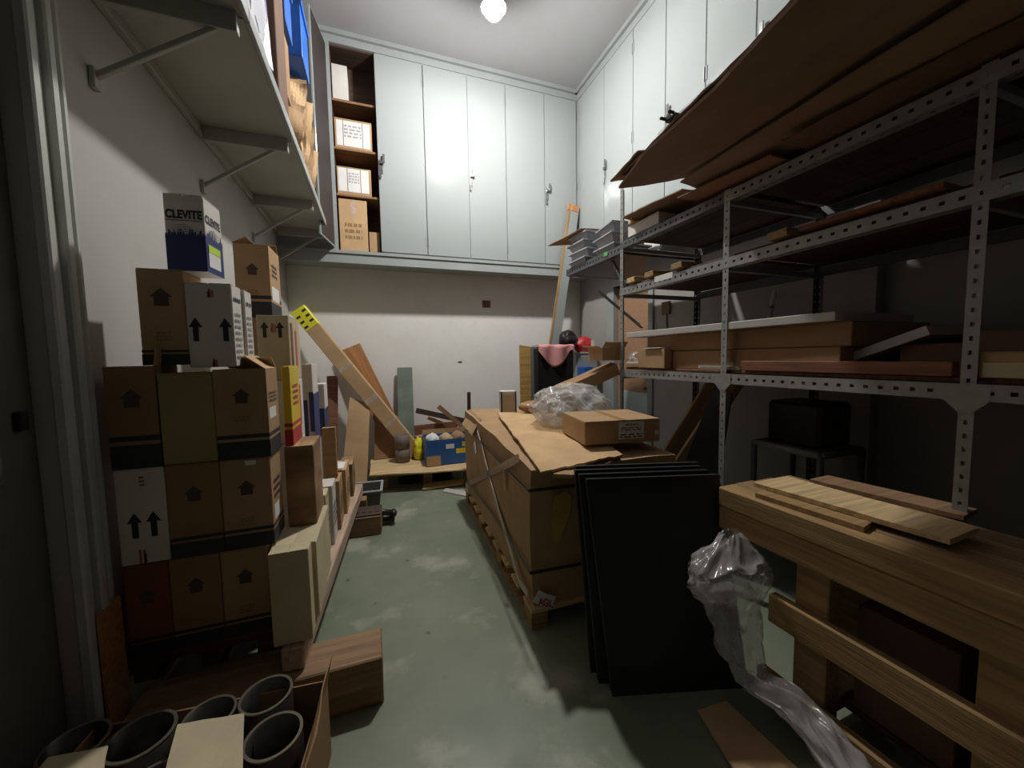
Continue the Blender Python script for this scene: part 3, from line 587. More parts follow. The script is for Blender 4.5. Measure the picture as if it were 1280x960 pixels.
# tall things standing behind that row
def tall(name, label, px0, px1, py0, y, z0, mt, dp=.12, cat='box', right=(), front=()):
    a, b, z = WY(px0, 500, y).x, WY(px1, 500, y).x, WY((px0+px1)/2, py0, y).z
    return carton(name, label, a, b, y, y+dp, z0, z, mt, cat=cat, right=right, front=front)
tall('blue_white_carton', 'tall white and blue carton standing behind the row of cartons', 379, 392, 455, 3.1, .001, WCARD, .25, cat='carton', front=[('rect', 0, .62, .4, .82, BLUE, 'blue_print'), ('rect', .55, .66, 1, .86, BLUE, 'blue_print')], right=[('rect', 0, .6, 1, .85, BLUE, 'blue_print')])
tall('white_carton', 'slim white carton with a blue patch beside the tall blue carton', 393, 406, 480, 3.55, .001, WCARD, .2, cat='carton', front=[('rect', .1, .66, .9, .84, BLUE, 'blue_print')], right=[('rect', 0, .66, 1, .84, BLUE, 'blue_print')])
q0, q1 = WY(398, 535, 2.86), WY(416, 535, 2.86)
tall('wood_offcut', 'short upright wooden board among the cartons', 400, 417, 535, 2.90, .662, PINE, .05, cat='board')
bd0 = WY(415, 545, 4.7); sheet('brown_board', [(WY(406, 600, 4.9).x, 4.9, 0.01), (WY(422, 600, 4.9).x, 4.9, .01), (WY(422, 470, 5.2).x, 5.24, WY(415, 470, 5.2).z), (WY(408, 470, 5.2).x, 5.24, WY(415, 470, 5.2).z)], REDW, .02, 2, 2, 0, label='narrow dark brown board leaning on the back wall at the left', cat='board')

# ------------------------------------------------------------------ box of iron sleeves at the lower left
tb = thing('sleeve_box', 'open kraft box of iron cylinder sleeves at the lower left corner', 'box', (-.60, 1.30, 0), math.radians(-6))
TBX, TBY, TBH = .355, .235, .30
for (a, b, c, e) in ((-TBX, TBX, -TBY, -TBY+.006), (-TBX, TBX, TBY-.006, TBY), (-TBX, -TBX+.006, -TBY+.006, TBY-.006), (TBX-.006, TBX, -TBY+.006, TBY-.006)):
    boxc('side_wall', a, b, c, e, .006, TBH, KRAFT_D, tb, .001)
boxc('bottom', -TBX, TBX, -TBY, TBY, 0, .006, KRAFT_D, tb, .001)
sheet('flap', [(TBX, -TBY, TBH), (TBX, TBY, TBH), (TBX+.02, TBY, TBH+.10), (TBX+.03, -TBY+.2, TBH+.05)], KRAFT_D, .005, 4, 8, .01, 9, .004, parent=tb)
sl_l = ['iron cylinder sleeve nearest the aisle at the back of the sleeve box', 'iron cylinder sleeve nearest the aisle at the front of the sleeve box', 'iron cylinder sleeve half hidden behind the large cardboard flap', 'iron cylinder sleeve left of the large cardboard flap', 'iron cylinder sleeve at the far left of the sleeve box', 'iron cylinder sleeve at the front left of the sleeve box']
def sleeve(x, y, r, h, lb_):
    t = thing('iron_sleeve', lb_, 'metal sleeve', (x, y, .007), 0, 'iron sleeves in the box')
    link('wall', tube_mesh(r, h, r*.90, 40), IRON, t); link('rim', tube_mesh(r*1.01, .008, r*.905, 40), RIM, t, (0, 0, h-.006))
for (px, py, r, h), lb_ in zip(((333, 870, .080, .335), (342, 922, .080, .335), (262, 896, .074, .325), (176, 922, .088, .32), (94, 932, .080, .32), (190, 990, .085, .32)), sl_l):
    q = WZ(px, py, h); sleeve(q.x, q.y, r, h, lb_)
F1 = [WZ(207, 962, .40), WZ(303, 985, .40), WZ(305, 891, .40), WZ(222, 905, .40)]
sheet('cardboard_flap', F1, CREAM, .006, 8, 8, .006, 8, .003, label='large pale cardboard flap lying across the iron sleeves', cat='cardboard')
F2 = [WZ(30, 985, .36), WZ(125, 985, .36), WZ(135, 931, .36), WZ(60, 948, .36)]
sheet('cardboard_flap', F2, CREAM, .006, 8, 8, .006, 8, .003, label='small pale cardboard flap at the bottom left corner', cat='cardboard')
sheet('brown_board', [(XL+.05, 1.68, .0), (XL+.05, 1.80, .0), (XL+.045, 1.80, .62), (XL+.045, 1.68, .62)], ORW, .008, 2, 2, 0, label='brown panel standing at the foot of the door jamb', cat='panel', nrm=(1, 0, 0))

# ================================================================== BACK OF THE ROOM
ZP = .222
pf = thing('low_platform', 'low plywood platform on wooden legs at the back wall', 'platform', (.45, 4.78, 0))
pc = [WZ(462, 594, ZP), WZ(600, 586, ZP), Vector((1.12, 5.12, ZP)), Vector((-.12, 5.18, ZP))]
of = Vector((.45, 4.78, 0))
sheet('plywood_top', [q-of for q in pc], PINE_L, .014, 12, 6, .006, 3, .012, parent=pf)
for y in (4.53, 4.82, 5.08): beam('cross_rail', Vector((-.05, y+.0, ZP-.05))-of, Vector((1.08, y-.03, ZP-.05))-of, .06, .07, PINE, pf)
for x in (.02, .52, 1.02):
    for y in (4.53, 5.08): boxc('leg', x-.05-.45, x+.05-.45, y-.04-4.78, y+.04-4.78, 0, ZP-.085, PINE_D, pf)
for i, (x, y) in enumerate(((.33, 4.72), (.72, 4.66))):
    t = thing('rubber_hose_coil', ['black coil under the platform, nearer the cartons', 'black coil under the platform, nearer the crate'][i], 'coil', (x, y, 0))
    for k in range(4): link('coil_turn', tube_mesh(.13-.004*k, .028, .095, 24), BLACK, t, (0, 0, .03*k))
# long taped package leaning into the corner
A = Vector((.44, 4.93, ZP+.055)); B = WY(374, 388, 5.14)
m, ln = frame(A, B, (-.15, -1, 0)); lp_ = thing('long_package', 'long kraft package with yellow tape leaning into the left corner', 'package', (0, 0, 0)); lp_.matrix_world = m
link('body', box_mesh(ln, .175, .085, .006), KRAFT_L, lp_); link('yellow_end_tape', box_mesh(.27, .181, .091, .006), YTAPE, lp_, (ln/2-.12, 0, 0))
for k in range(6): link('tape_print', box_mesh(.028, .05, .0935, 0), INK, lp_, (ln/2-.04-.035*k, .05 if k % 2 else -.05, 0))
for f, wd in ((.12, .06), (-.10, .07), (-.27, .05)): link('clear_tape', box_mesh(wd, .178, .088, .004), TAPE, lp_, (ln*f, 0, 0))
T, Mm = WY(437, 434, 5.255), WY(492, 545, 5.15); k = (T.z-ZP-.06)/(T.z-Mm.z); Bt = T+(Mm-T)*k
o = beam('orange_board', Bt, T, .27, .022, ORW, upv=(0, -1, 0)); tag(o, 'orange-brown board leaning on the back wall behind the long package', 'board')
gx0, gx1 = WY(498, 520, 5.2).x, WY(518, 520, 5.2).x
o = sheet('green_board', [(gx0-.01, 5.17, ZP+.004), (gx1-.01, 5.17, ZP+.004), (gx1+.0, 5.275, 1.385), (gx0+.01, 5.275, 1.385)], GREENW, .03, 4, 4, .0, label='faded green board standing upright against the back wall', cat='board')
sheet('leaning_cardboard', [(-.46, 4.68, .005), (-.17, 4.62, .005), (-.10, 5.02, WY(460, 505, 4.98).z), (-.33, 5.04, WY(436, 497, 5.0).z)], KRAFT, .007, 8, 8, .02, 3, .004, label='kraft sheet leaning behind the carton row', cat='cardboard')
sheet('leaning_cardboard', [(-.08, 5.02, ZP+.01), (.36, 5.05, ZP+.01), (.26, 5.17, .72), (-.04, 5.15, .95)], KRAFT_D, .007, 8, 8, .02, 3, .004, label='dark folded cardboard between the platform and the carton row', cat='cardboard')
q = WZ(504, 579, ZP+.006); t = thing('dark_cylinder', 'dark brown cylinder standing on the low platform', 'cylinder', (q.x, q.y+.09, ZP+.006))
link('lower_tube', tube_mesh(.088, .17, .07, 28), TUBEG, t); link('upper_tube', tube_mesh(.092, .165, .07, 28), TUBEG, t, (0, 0, .172))
t = thing('tape_roll', 'crumpled bright yellow tape beside the dark cylinder', 'tape', (q.x+.20, q.y+.12, ZP+.006)); blob('tape_bundle', (0, 0, .12), .055, .06, .14, YTAPE, .25, 18, 4, flat=-.119, parent=t)
# blue carton of scraps
bx0, bx1 = WY(533, 560, 4.45).x, WY(590, 560, 4.45).x; bz = WY(560, 549, 4.45).z
cbx = carton('blue_carton', 'open blue printed carton of scraps on the platform', bx0, bx1, 4.45, 4.85, ZP+.006, bz, BLUE3, top='open', cat='carton', flap={'sides': 'B', 'B': 1.5, 'd': .06, 'mat': KRAFT},
      front=[('rect', .42, .62, .60, .80, PAPER, 'white_print'), ('rect', .64, .40, .96, .60, YEL, 'yellow_print'), ('rect', .0, .0, .30, .38, KRAFT, 'bare_patch'), ('rect', .78, .66, .86, .86, YEL, 'yellow_print')])
for i, (x, y, z, r) in enumerate(((.10, .2, .19, .075), (.26, .15, .18, .075), (.42, .22, .19, .075))):
    tt = blob('scrap_paper', (bx0+x, 4.45+y, bz-.03), r, .09, .07, (PAPER, ROPE, KRAFT_D)[i], .3, 14, 3); tag(tt, ['white crumpled scrap in the blue carton', 'tan crumpled scrap in the middle of the blue carton', 'brown crumpled scrap at the right of the blue carton'][i], 'scrap')
st = [((520, 513), (590, 528), 5.18, .07, DARKW, 'dark narrow board lying high behind the blue carton'), ((548, 508), (592, 545), 4.98, .06, PINE_D, 'grey-brown stick slanting down above the blue carton'), ((535, 522), (592, 545), 5.24, .05, PINE_L, 'pale stick against the wall above the blue carton'),
      ((518, 538), (572, 532), 5.1, .13, REDW, 'red-brown board behind the blue carton'), ((520, 548), (588, 545), 4.93, .06, ORW, 'brown rolled strip along the back edge of the blue carton')]
for a, b, y, wd, mt, lb_ in st:
    o = beam('wood_strip', WY(*a, y), WY(*b, y-.02), .03, wd, mt); tag(o, lb_, 'wood strip', 'wood strips behind the blue carton')
carton('kraft_box', 'kraft box supporting the wood strips behind the blue carton', 0.55, 1.10, 4.92, 5.08, ZP+.006, .50, KRAFT_D, cat='box')
o = beam('thin_post', (WY(585.5, 560, 4.1).x, 4.08, 0), (WY(585.5, 490, 4.1).x, 4.08, WY(585, 490, 4.1).z), .035, .03, DARKW); tag(o, 'thin dark post standing behind the crate corner', 'post')
# on the floor
sheet('pine_offcut', [WZ(528, 611, .03), WZ(579, 604, .03), WZ(581, 598, .03), WZ(530, 604, .03)], PINE_L, .018, 2, 2, 0, label='pale pine offcut lying on the floor before the platform', cat='board')
sheet('white_strip', [WZ(553, 614, .012), WZ(588, 621, .012), WZ(590, 615, .012), WZ(557, 610, .012)], WHITEP, .011, 2, 2, 0, label='white strip lying on the floor beside the crate', cat='strip')
t = thing('grey_bin', 'dark grey plastic bin of metal scraps on the floor', 'bin', (-.155, 4.03, 0), -.05)
bw, bd_ = .125, .14
def frus(name, w0, d0, w1, d1, h, th, mt, parent, z=0):
    vs = []
    for (a, b, zz) in ((w0, d0, 0), (w1, d1, h), (w1-th, d1-th, h), (w0-th, d0-th, th)):
        vs += [(-a, -b, zz+z), (a, -b, zz+z), (a, b, zz+z), (-a, b, zz+z)]
    fs = [(0, 3, 2, 1), (12, 13, 14, 15)]
    for l in range(3):
        for i in range(4): j = (i+1) % 4; fs.append((l*4+i, l*4+j, l*4+4+j, l*4+4+i))
    return link(name, raw(name, vs, fs), mt, parent)
frus('bin_body', .125, .13, .15, .155, .20, .008, GREYD, t)
for (a, b, c, e) in ((-.165, .165, -.17, -.145), (-.165, .165, .145, .17), (-.165, -.14, -.145, .145), (.14, .165, -.145, .145)): boxc('rim', a, b, c, e, .195, .212, GREYP, t)
for i in range(8):
    r = random.Random(i); rod('metal_scrap', (r.uniform(-.1, .1), r.uniform(-.1, .1), .07), (r.uniform(-.1, .1), r.uniform(-.1, .1), .15), .012, IRON, t)
bb = [WZ(432, 674), WZ(477, 672)]
o = thing('floor_carton', 'low worn wooden block on the floor beside the long timber', 'block', ((bb[0].x+bb[1].x)/2+.0, bb[0].y+.10, 0), -.06)
boxc('block', -.165, .15, -.11, .11, 0, .165, PINE_D, o, .006); boxc('top_board', -.165, .15, -.10, .11, .166, .18, DARKW, o)
for k in range(5): boxc('board_hole', -.12+.055*k, -.09+.055*k, -.05, -.02, .1801, .182, BLACK, o, 0)
o = thing('black_rod_coil', 'short black rod bundle sticking out behind the wooden block', 'rod', (.03, 3.52, 0))
rod('rod', (-.13, 0, .14), (.06, .0, .10), .028, BLACK, o); rod('rod', (-.12, .06, .05), (.07, .05, .035), .03, BLACK, o); blob('rod_end', (.06, 0, .10), .03, .05, .035, BLACK, .05, 5, 3, parent=o); boxc('rest_block', -.13, -.07, -.03, .09, 0, .11, BLACK, o)
# wall plates
S1 = thing('socket_plate', 'small brown socket plate on the back wall', 'socket', (WY(608, 380, YB).x, YB, WY(608, 380, YB).z)); boxc('plate', -.06, .06, -.012, 0, -.05, .05, BROWNP, S1, .004); boxc('socket', -.025, .025, -.018, -.012, -.025, .025, BROWNP, S1, .003)
q = WX(834, 385, XW); S2 = thing('junction_box', 'brown junction box with a cable on the right wall', 'junction box', (XW, q.y, q.z)); boxc('box', -.03, 0, -.06, .06, -.07, .07, BROWNP, S2, .004); beam('cable', (-.008, 0, -.07), (-.008, -.02, -.35), .01, .01, BLACK, S2)
q = WY(575, 452, YB); o = boxc('wall_hook', q.x-.03, q.x+.03, YB-.012, YB-.001, q.z-.004, q.z+.004, IRON); tag(o, 'small dark hook on the back wall', 'hook')

# ------------------------------------------------------------------ corner: black cabinet, cloth, bag
kx0, kx1 = WY(669, 470, 4.35).x, WY(718, 470, 4.35).x; kz = WY(700, 433, 4.35).z
kc = thing('black_cabinet', 'tall black cabinet with a pink cloth over its top', 'cabinet', ((kx0+kx1)/2, 4.55, 0)); kw = (kx1-kx0)/2
boxc('body', -kw, kw, -.20, .20, 0.0, kz, BLACKP, kc, .03); boxc('front_panel', -kw+.03, kw-.02, -.212, -.20, .08, kz-.05, BLACK, kc, .01)
boxc('edge_strip', -kw-.02, -kw, -.19, .19, 0, kz-.02, GREYD, kc)
o = sheet('ochre_board', [(WY(651, 470, 4.32).x, 4.32, .0), (WY(663.5, 470, 4.32).x, 4.32, .0), (WY(665, 470, 4.32).x, 4.36, kz+.0), (WY(652, 470, 4.32).x, 4.36, kz+.02)], wood('ochre_wood', (.52, .33, .10)), .03, 4, 10, .0, label='ochre wooden board standing left of the black cabinet', cat='board')
pc_ = thing('pink_cloth', 'pink cloth draped over the black cabinet', 'cloth', ((kx0+kx1)/2, 4.45, kz))
def cloth(u, v):
    x = -.24+.50*u; y = -.28+.40*v
    if y < -.118: z = .012-(-.118-y)*1.15*(.35+1.1*math.sin(math.pi*min(1, u*1.1)))-.004*math.sin(u*18); y = -.125-.02*math.sin(u*13)
    else: z = .014+.01*noise.noise(Vector((u*5, v*5, 0)))
    return (x, y, z)
o = crumple('cloth_drape', cloth, 30, 24, PINK, pc_, closed=False); sm = o.modifiers.new('s', 'SOLIDIFY'); sm.thickness = .008; sm.offset = 1
wx0, wx1 = WY(721, 450, 4.62).x, WY(747, 450, 4.62).x; wz_ = WY(735, 440, 4.62).z
o = thing('white_cupboard', 'pale small cupboard in the corner under the red bag', 'cupboard', ((wx0+wx1)/2, 4.78, 0)); ww = (wx1-wx0)/2
boxc('body', -ww, ww, -.15, .15, 0, wz_-.02, TRIMP, o); boxc('top', -ww-.01, ww+.01, -.16, .16, wz_-.02, wz_, WHITEP, o); boxc('cupboard_door', -ww+.01, ww-.01, -.162, -.15, .1, wz_-.06, PAINT, o)
t = thing('red_bag', 'shiny red bag with white print on the corner cupboard', 'bag', ((wx0+wx1)/2+.03, 4.76, wz_)); blob('bag_body', (0, 0, .10), .15, .10, .115, RED, .12, 9, 4, flat=-.099, parent=t); sheet('white_print', [(.05, -.112, .06), (.11, -.105, .05), (.12, -.09, .16), (.06, -.10, .17)], PAPER, .003, 3, 3, .0, parent=t)
t = thing('black_helmet', 'round black object between the pink cloth and the red bag', 'helmet', (wx0-.11, 4.66, kz)); blob('shell', (0, 0, .10), .11, .11, .11, BLACK, .3, 9, 4, flat=-.099, parent=t)
o = boxc('blue_tub', wx0+.0, wx0+.13, 4.42, 4.60, 0, WY(725, 459, 4.42).z, BLUE2); tag(o, 'blue plastic tub right of the black cabinet', 'tub')
tb_ = thing('tall_plank', 'tall pale plank with an orange edge leaning in the back corner', 'plank', (0, 0, 0)); a_, b_ = Vector((2.13, 4.87, 0.02)), Vector((2.78, 4.93, 3.64)); m, ln = frame(a_, b_, (0, -1, 0)); tb_.matrix_world = m
link('board', box_mesh(ln, .13, .022, .003), PAINT, tb_); link('raw_edge', box_mesh(ln+.02, .035, .026, .003), PINE, tb_, (.0, .083, 0)); link('tape_end', box_mesh(.09, .17, .03, .003), ORW, tb_, (ln/2-.03, .03, 0))

# ================================================================== BIG CRATE
CA, CB = Vector((.765, 1.84, 0)), Vector((.845, 3.80, 0)); ex = (CB-CA).normalized(); nx_ = Vector((ex.y, -ex.x, 0)); CWd = .93
def CP(u, v, z): return CA + ex*u + nx_*v + Vector((0, 0, z))     # u along the crate away from the viewer, v to the right
CL = (CB-CA).length; rzc = math.atan2(ex.y, ex.x)-math.pi/2
cr = thing('wooden_pallet', 'pale wooden pallet under the big cardboard crate', 'pallet', CP(CL/2, CWd/2, 0), rzc)
for k in range(9): y = -CL/2-.03+k*(CL+.06-.14)/8; boxc('deck_board', -CWd/2-.025, CWd/2+.02, y, y+.14, .098, .12, PINE_L, cr)
for x in (-CWd/2+.03, 0, CWd/2-.03):
    boxc('runner', x-.05, x+.05, -CL/2-.02, CL/2+.02, 0, .018, PINE, cr)
    for k in range(4): y = -CL/2+.05+k*(CL-.1)/3; boxc('block', x-.05, x+.05, y-.06, y+.06, .018, .098, PINE, cr)
crate = thing('big_crate', 'large kraft-covered crate with black straps in the middle of the room', 'crate', CP(0, 0, .121))
def softbox(name, fn, n, mt, parent):
    # six subdivided faces of a unit cube mapped by fn
    vs, fs, idx = [], [], {}
    def V(a, b, c):
        k = (round(a*n), round(b*n), round(c*n))
        if k not in idx: idx[k] = len(vs); vs.append(fn(a, b, c))
        return idx[k]
    for f in range(6):
        for i in range(n):
            for j in range(n):
                def P(a, b):
                    a, b = a/n, b/n
                    return [(a, b, 0), (a, b, 1), (a, 0, b), (a, 1, b), (0, a, b), (1, a, b)][f]
                q = [V(*P(i, j)), V(*P(i+1, j)), V(*P(i+1, j+1)), V(*P(i, j+1))]
                fs.append(q)
    me = raw(name, vs, fs); bm = bmesh.new(); bm.from_mesh(me); bmesh.ops.recalc_face_normals(bm, faces=bm.faces[:]); bm.to_mesh(me); bm.free(); return link(name, me, mt, parent)
o_ = CP(0, 0, .121)
def ctop(u): return .885+.075*u
def crfn(a, b, c):   # a: right, b: away, c: up
    z = .121 + c*(ctop(b)-.121); p = CP(b*CL, a*CWd, z)
    bul = .018*math.sin(math.pi*c)*((a < .5)*-1 if a in (0, 1) else 0)
    p = p + Vector((1, 0, 0))*(noise.noise(p*2.5)*.014+bul) + Vector((0, 1, 0))*noise.noise(p*2.5+Vector((9, 0, 0)))*.012
    if c == 1: p.z += noise.noise(p*4)*.012
    return p-o_
softbox('crate_body', crfn, 16, KRAFT, crate)
def left_face(u, z, off=.022): return CP(u, -off, z)-o_
def ribbon(name, pts, wd, mt, near=False, th=.003):
    """flat strip over the crate's left face (u,z) or near face (v,z)"""
    vs = []
    for i, (u, z) in enumerate(pts):
        a = pts[max(0, i-1)]; b = pts[min(len(pts)-1, i+1)]; dx, dz = b[0]-a[0], b[1]-a[1]; l = math.hypot(dx, dz); nu, nz = -dz/l*wd/2, dx/l*wd/2
        for s in (-1, 1):
            uu, zz = u+s*nu, z+s*nz
            for off in (.03, .03+th): vs.append((CP(-off, uu, zz) if near else CP(uu, -off, zz))-o_)
    fs = []
    for i in range(len(pts)-1):
        a = i*4; b = a+4; fs += [(a+1, a+3, b+3, b+1), (a, b, b+2, a+2), (a, a+1, b+1, b), (a+2, b+2, b+3, a+3)]
    fs += [(0, 2, 3, 1), (a+4, a+5, a+7, a+6)]
    me = raw(name, vs, fs); bm = bmesh.new(); bm.from_mesh(me); bmesh.ops.recalc_face_normals(bm, faces=bm.faces[:]); bm.to_mesh(me); bm.free(); return link(name, me, mt, crate)
def FL(px, py):   # pixel -> (u,z) on the left face
    d = FW + RT*((px-640)/FPX) - UP*((py-480)/FPX); p = CAM + d*((CA-CAM).dot(nx_)/d.dot(nx_)); return ((p-CA).dot(ex), p.z)
def FN(px, py):
    d = FW + RT*((px-640)/FPX) - UP*((py-480)/FPX); p = CAM + d*((CA-CAM).dot(ex)/d.dot(ex)); return ((p-CA).dot(nx_), p.z)
ribbon('strap', [(-.03, .79), (.6, .80), (1.2, .81), (CL+.01, .83)], .018, STRAP); ribbon('strap', [(-.03, .335), (.4, .345), (.9, .33), (1.5, .28), (CL+.01, .24)], .018, STRAP)
ribbon('strap', [(-.03, .79), (.3, .785), (.9, .79)], .018, STRAP, True); ribbon('strap', [(-.03, .335), (.3, .33), (.9, .335)], .018, STRAP, True)
ribbon('fragile_tape', [FL(*q) for q in ((601, 540), (607, 560), (618, 603), (631, 645), (645, 690), (655, 725))] + [(.01, .19)], .045, TAPE)
ribbon('clear_tape', [FL(*q) for q in ((586, 606), (608, 595), (634, 583), (655, 572))], .05, TAPE)
ribbon('white_tape_end', [(.0, .20), (.05, .165), (.105, .14)], .07, PAPER, True)
ribbon('paper_tag', [FL(634, 578), FL(637, 612)], .04, KRAFT_L); ribbon('paper_tag', [FL(597, 553), FL(599, 567)], .07, PAPER)
me = None
cu = bpy.data.curves.new('t', 'FONT'); cu.body = 'AGIL'; cu.offset = .03; tmp = bpy.data.objects.new('t', cu); COL.objects.link(tmp)
me = bpy.data.meshes.new_from_object(tmp.evaluated_get(bpy.context.evaluated_depsgraph_get())); bpy.data.objects.remove(tmp)
X_ = max(v.co.x for v in me.vertices); Y_ = max(v.co.y for v in me.vertices)
for v in me.vertices: v.co = CP(-.036, .015+v.co.x/X_*.085, .148+v.co.y/Y_*.045-v.co.x/X_*.035)-o_
me.materials.clear(); link('red_lettering', me, RED, crate)
fv = [FN(*q) for q in ((690, 618), (704, 612), (712, 618), (710, 640), (702, 660), (695, 678), (688, 672), (686, 645))]
link('foam_patch', raw('foam', [(CP(-.026, v, z)-o_) for v, z in fv], [tuple(range(len(fv)))]), FOAM, crate)
sheet('hanging_flap', [CP(1.35, .03, .96)-o_, CP(1.93, .03, .975)-o_, CP(1.90, -.05, .83)-o_, CP(1.42, -.045, .80)-o_], KRAFT_L, .006, 10, 5, .012, 6, .012, parent=crate)
# torn sheet lying on the crate
zq = .957
tc = [WZ(675, 590, .90), WZ(722, 590, .895), WZ(779, 566, .93), WZ(692, 516, .985), WZ(622, 516, .985)]
sheet('torn_cardboard', [WZ(676, 588, .915), WZ(779, 568, .925), WZ(694, 517, .99), WZ(622, 516, .985)], CARDTOP, .012, 22, 26, .014, 5, .018, label='torn pale cardboard sheet lying over the crate top', cat='cardboard')
sheet('crate_lid_edge', [WZ(690, 594, .885), WZ(716, 594, .885), WZ(776, 573, .90), WZ(720, 575, .895)], KRAFT, .02, 8, 4, .01, 6, .01, label='bent cardboard edge under the torn sheet', cat='cardboard')
lx = carton('label_carton', 'kraft carton with a white shipping label on the crate', 1.20, 1.70, 1.93, 2.36, .955, 1.10, KRAFT, rz=-.16, cat='carton', tape=BTAPE, front=[('rect', .44, .18, .78, .92, PAPER, 'shipping_label'), ('lines', .53, .76, .70, .86, 1, INK), ('lines', .47, .55, .74, .72, 2, MARK), ('lines', .46, .24, .76, .45, 2, MARK), ('rect', .93, .3, .98, .5, PAPER, 'tape')])
q = WZ(637, 514, .985); carton('small_white_box', 'small white and blue box on the far end of the crate', q.x-.075, q.x+.075, q.y-.02, q.y+.12, .975, WY(637, 489, q.y).z, WCARD, rz=-.2, cat='box', front=[('rect', 0, 0, .1, 1, BLUE, 'blue_edge'), ('rect', .9, 0, 1, 1, BLUE, 'blue_edge'), ('rect', .1, .1, .9, .85, CREAM, 'printed_panel')])
t = thing('plastic_bag', 'crumpled clear plastic bag heaped on the crate', 'plastic bag', (1.45, 2.66, .978))
blob('bag_body', (0, 0, .115), .27, .25, .155, PLASTIC, .30, 7, 6, flat=-.113, parent=t); blob('bag_fold', (.03, .02, .10), .22, .20, .12, PLASTIC, .4, 9, 5, flat=-.095, parent=t)
q = WZ(668, 515, .97); o = thing('taped_bundle', 'shiny taped kraft bundle beside the plastic bag', 'bundle', (q.x, q.y+.05, .965)); blob('bundle', (0, 0, .05), .13, .10, .055, BTAPE, .1, 8, 4, flat=-.049, parent=o)
carton('brown_carton', 'brown carton behind the plastic bag on the crate', 1.52, 1.70, 3.08, 3.40, .965, 1.15, KRAFT_D)
sheet('tilted_carton_lid', [(1.50, 2.98, 1.205), (1.98, 2.80, 1.42), (2.10, 3.08, 1.44), (1.60, 3.25, 1.22)], KRAFT_D, .10, 6, 4, .01, 4, label='dark brown flat carton tilted between crate and rack', cat='carton')

# ------------------------------------------------------------------ black panels leaning on the crate
def panel(bl, br, tl, tr, lb_):
    t = thing('black_board', lb_, 'board', bl, 0, 'black panels leaning on the crate'); b0 = Vector(bl)
    c = [Vector(q)-b0 for q in (bl, br, tr, tl)]
    sheet('board', c, BLACKP, .03, 2, 2, 0, parent=t)
    n = (c[1]-c[0]).cross(c[3]-c[0]).normalized(); e = .02
    def strip(p, q_, r_, s_): sheet('edge_bead', [p+n*.004, q_+n*.004, r_+n*.004, s_+n*.004], BLACK, .006, 2, 1, 0, parent=t)
    up = (c[3]-c[0]).normalized()*e
    strip(c[3]-up, c[2]-up, c[2], c[3])
P0 = WZ(766, 871); T0 = WZ(733, 599, .925); T1 = WZ(930, 592, .925)
dr = Vector((T1.x-T0.x, T1.y-T0.y, 0)).normalized(); nb = Vector((-dr.y, dr.x, 0)); wd_ = .64
for k, (dn, ds, lb_) in enumerate(((0, 0, 'frontmost large black panel leaning on the crate'), (.055, -.035, 'second black panel, just behind the front one'), (.105, -.05, 'third black panel in the leaning row'), (.15, -.03, 'rearmost black panel against the crate end'))):
    b_ = P0+nb*(dn*1.25)+dr*ds*1.2; t_ = T0+nb*dn+dr*ds*.6; t_.z = .925+.006*k
    e = dr
    panel(b_, b_+e*wd_*.97, t_, t_+dr*wd_, lb_)

# ================================================================== STEEL RACK
XR, XB = 2.0, 2.86
PY = [2.78, 1.754, .736, -.28]; ZM, ZU, ZT = 1.345, 2.04, 2.43
rk = thing('steel_rack', 'grey slotted-steel storage rack along the right wall', 'rack', (XR, 1.25, 0)); ro = Vector((XR, 1.25, 0))
def R(*p): return Vector(p)-ro
for i, y in enumerate(PY):
    pbeam('post', R(XR, y, 0), R(XR, y, 2.9 if i == 0 else 2.47), STEEL, rk, dirs=((0, -1, 0), (1, 0, 0)))
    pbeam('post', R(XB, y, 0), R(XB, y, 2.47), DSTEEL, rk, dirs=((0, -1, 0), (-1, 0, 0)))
    for z in (ZM-.03, ZU-.03, ZT-.03): beam('cross_bar', R(XR+.003, y-.02, z), R(XB-.003, y-.02, z), .025, .035, STEEL, rk)
    for z in (ZM, ZU):
        if 0 < i: # gusset plates
            link('gusset', raw('gusset', [R(XR-.004, y+.02, z+.03), R(XR-.004, y-.075, z+.03), R(XR-.004, y-.075, z-.03), R(XR-.004, y-.035, z-.075), R(XR-.004, y-.0, z-.075), R(XR-.004, y+.04, z-.03), R(XR-.004, y+.04, z+.03)], [tuple(range(7))]), STEEL, rk) if z == ZM else None
for a, b in zip(PY[:-1], PY[1:]):
    for z in (ZM, ZU, ZT):
        pbeam('beam', R(XR-.002, a, z-.03), R(XR-.002, b-.0, z-.03), STEEL if (z != ZT) else DSTEEL if a == PY[0] else STEEL, rk, wd=.06, dirs=((0, 0, 1), (1, 0, 0)))
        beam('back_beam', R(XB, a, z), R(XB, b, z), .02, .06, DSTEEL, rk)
    for z in (ZM, ZU, ZT):
        for k in range(3): boxc('shelf_board', .035+.275*k, .03+.275*(k+1), b-1.25+.004, a-1.25-.045, z+.033, z+.051, DARKW if z != ZM else REDW, rk)
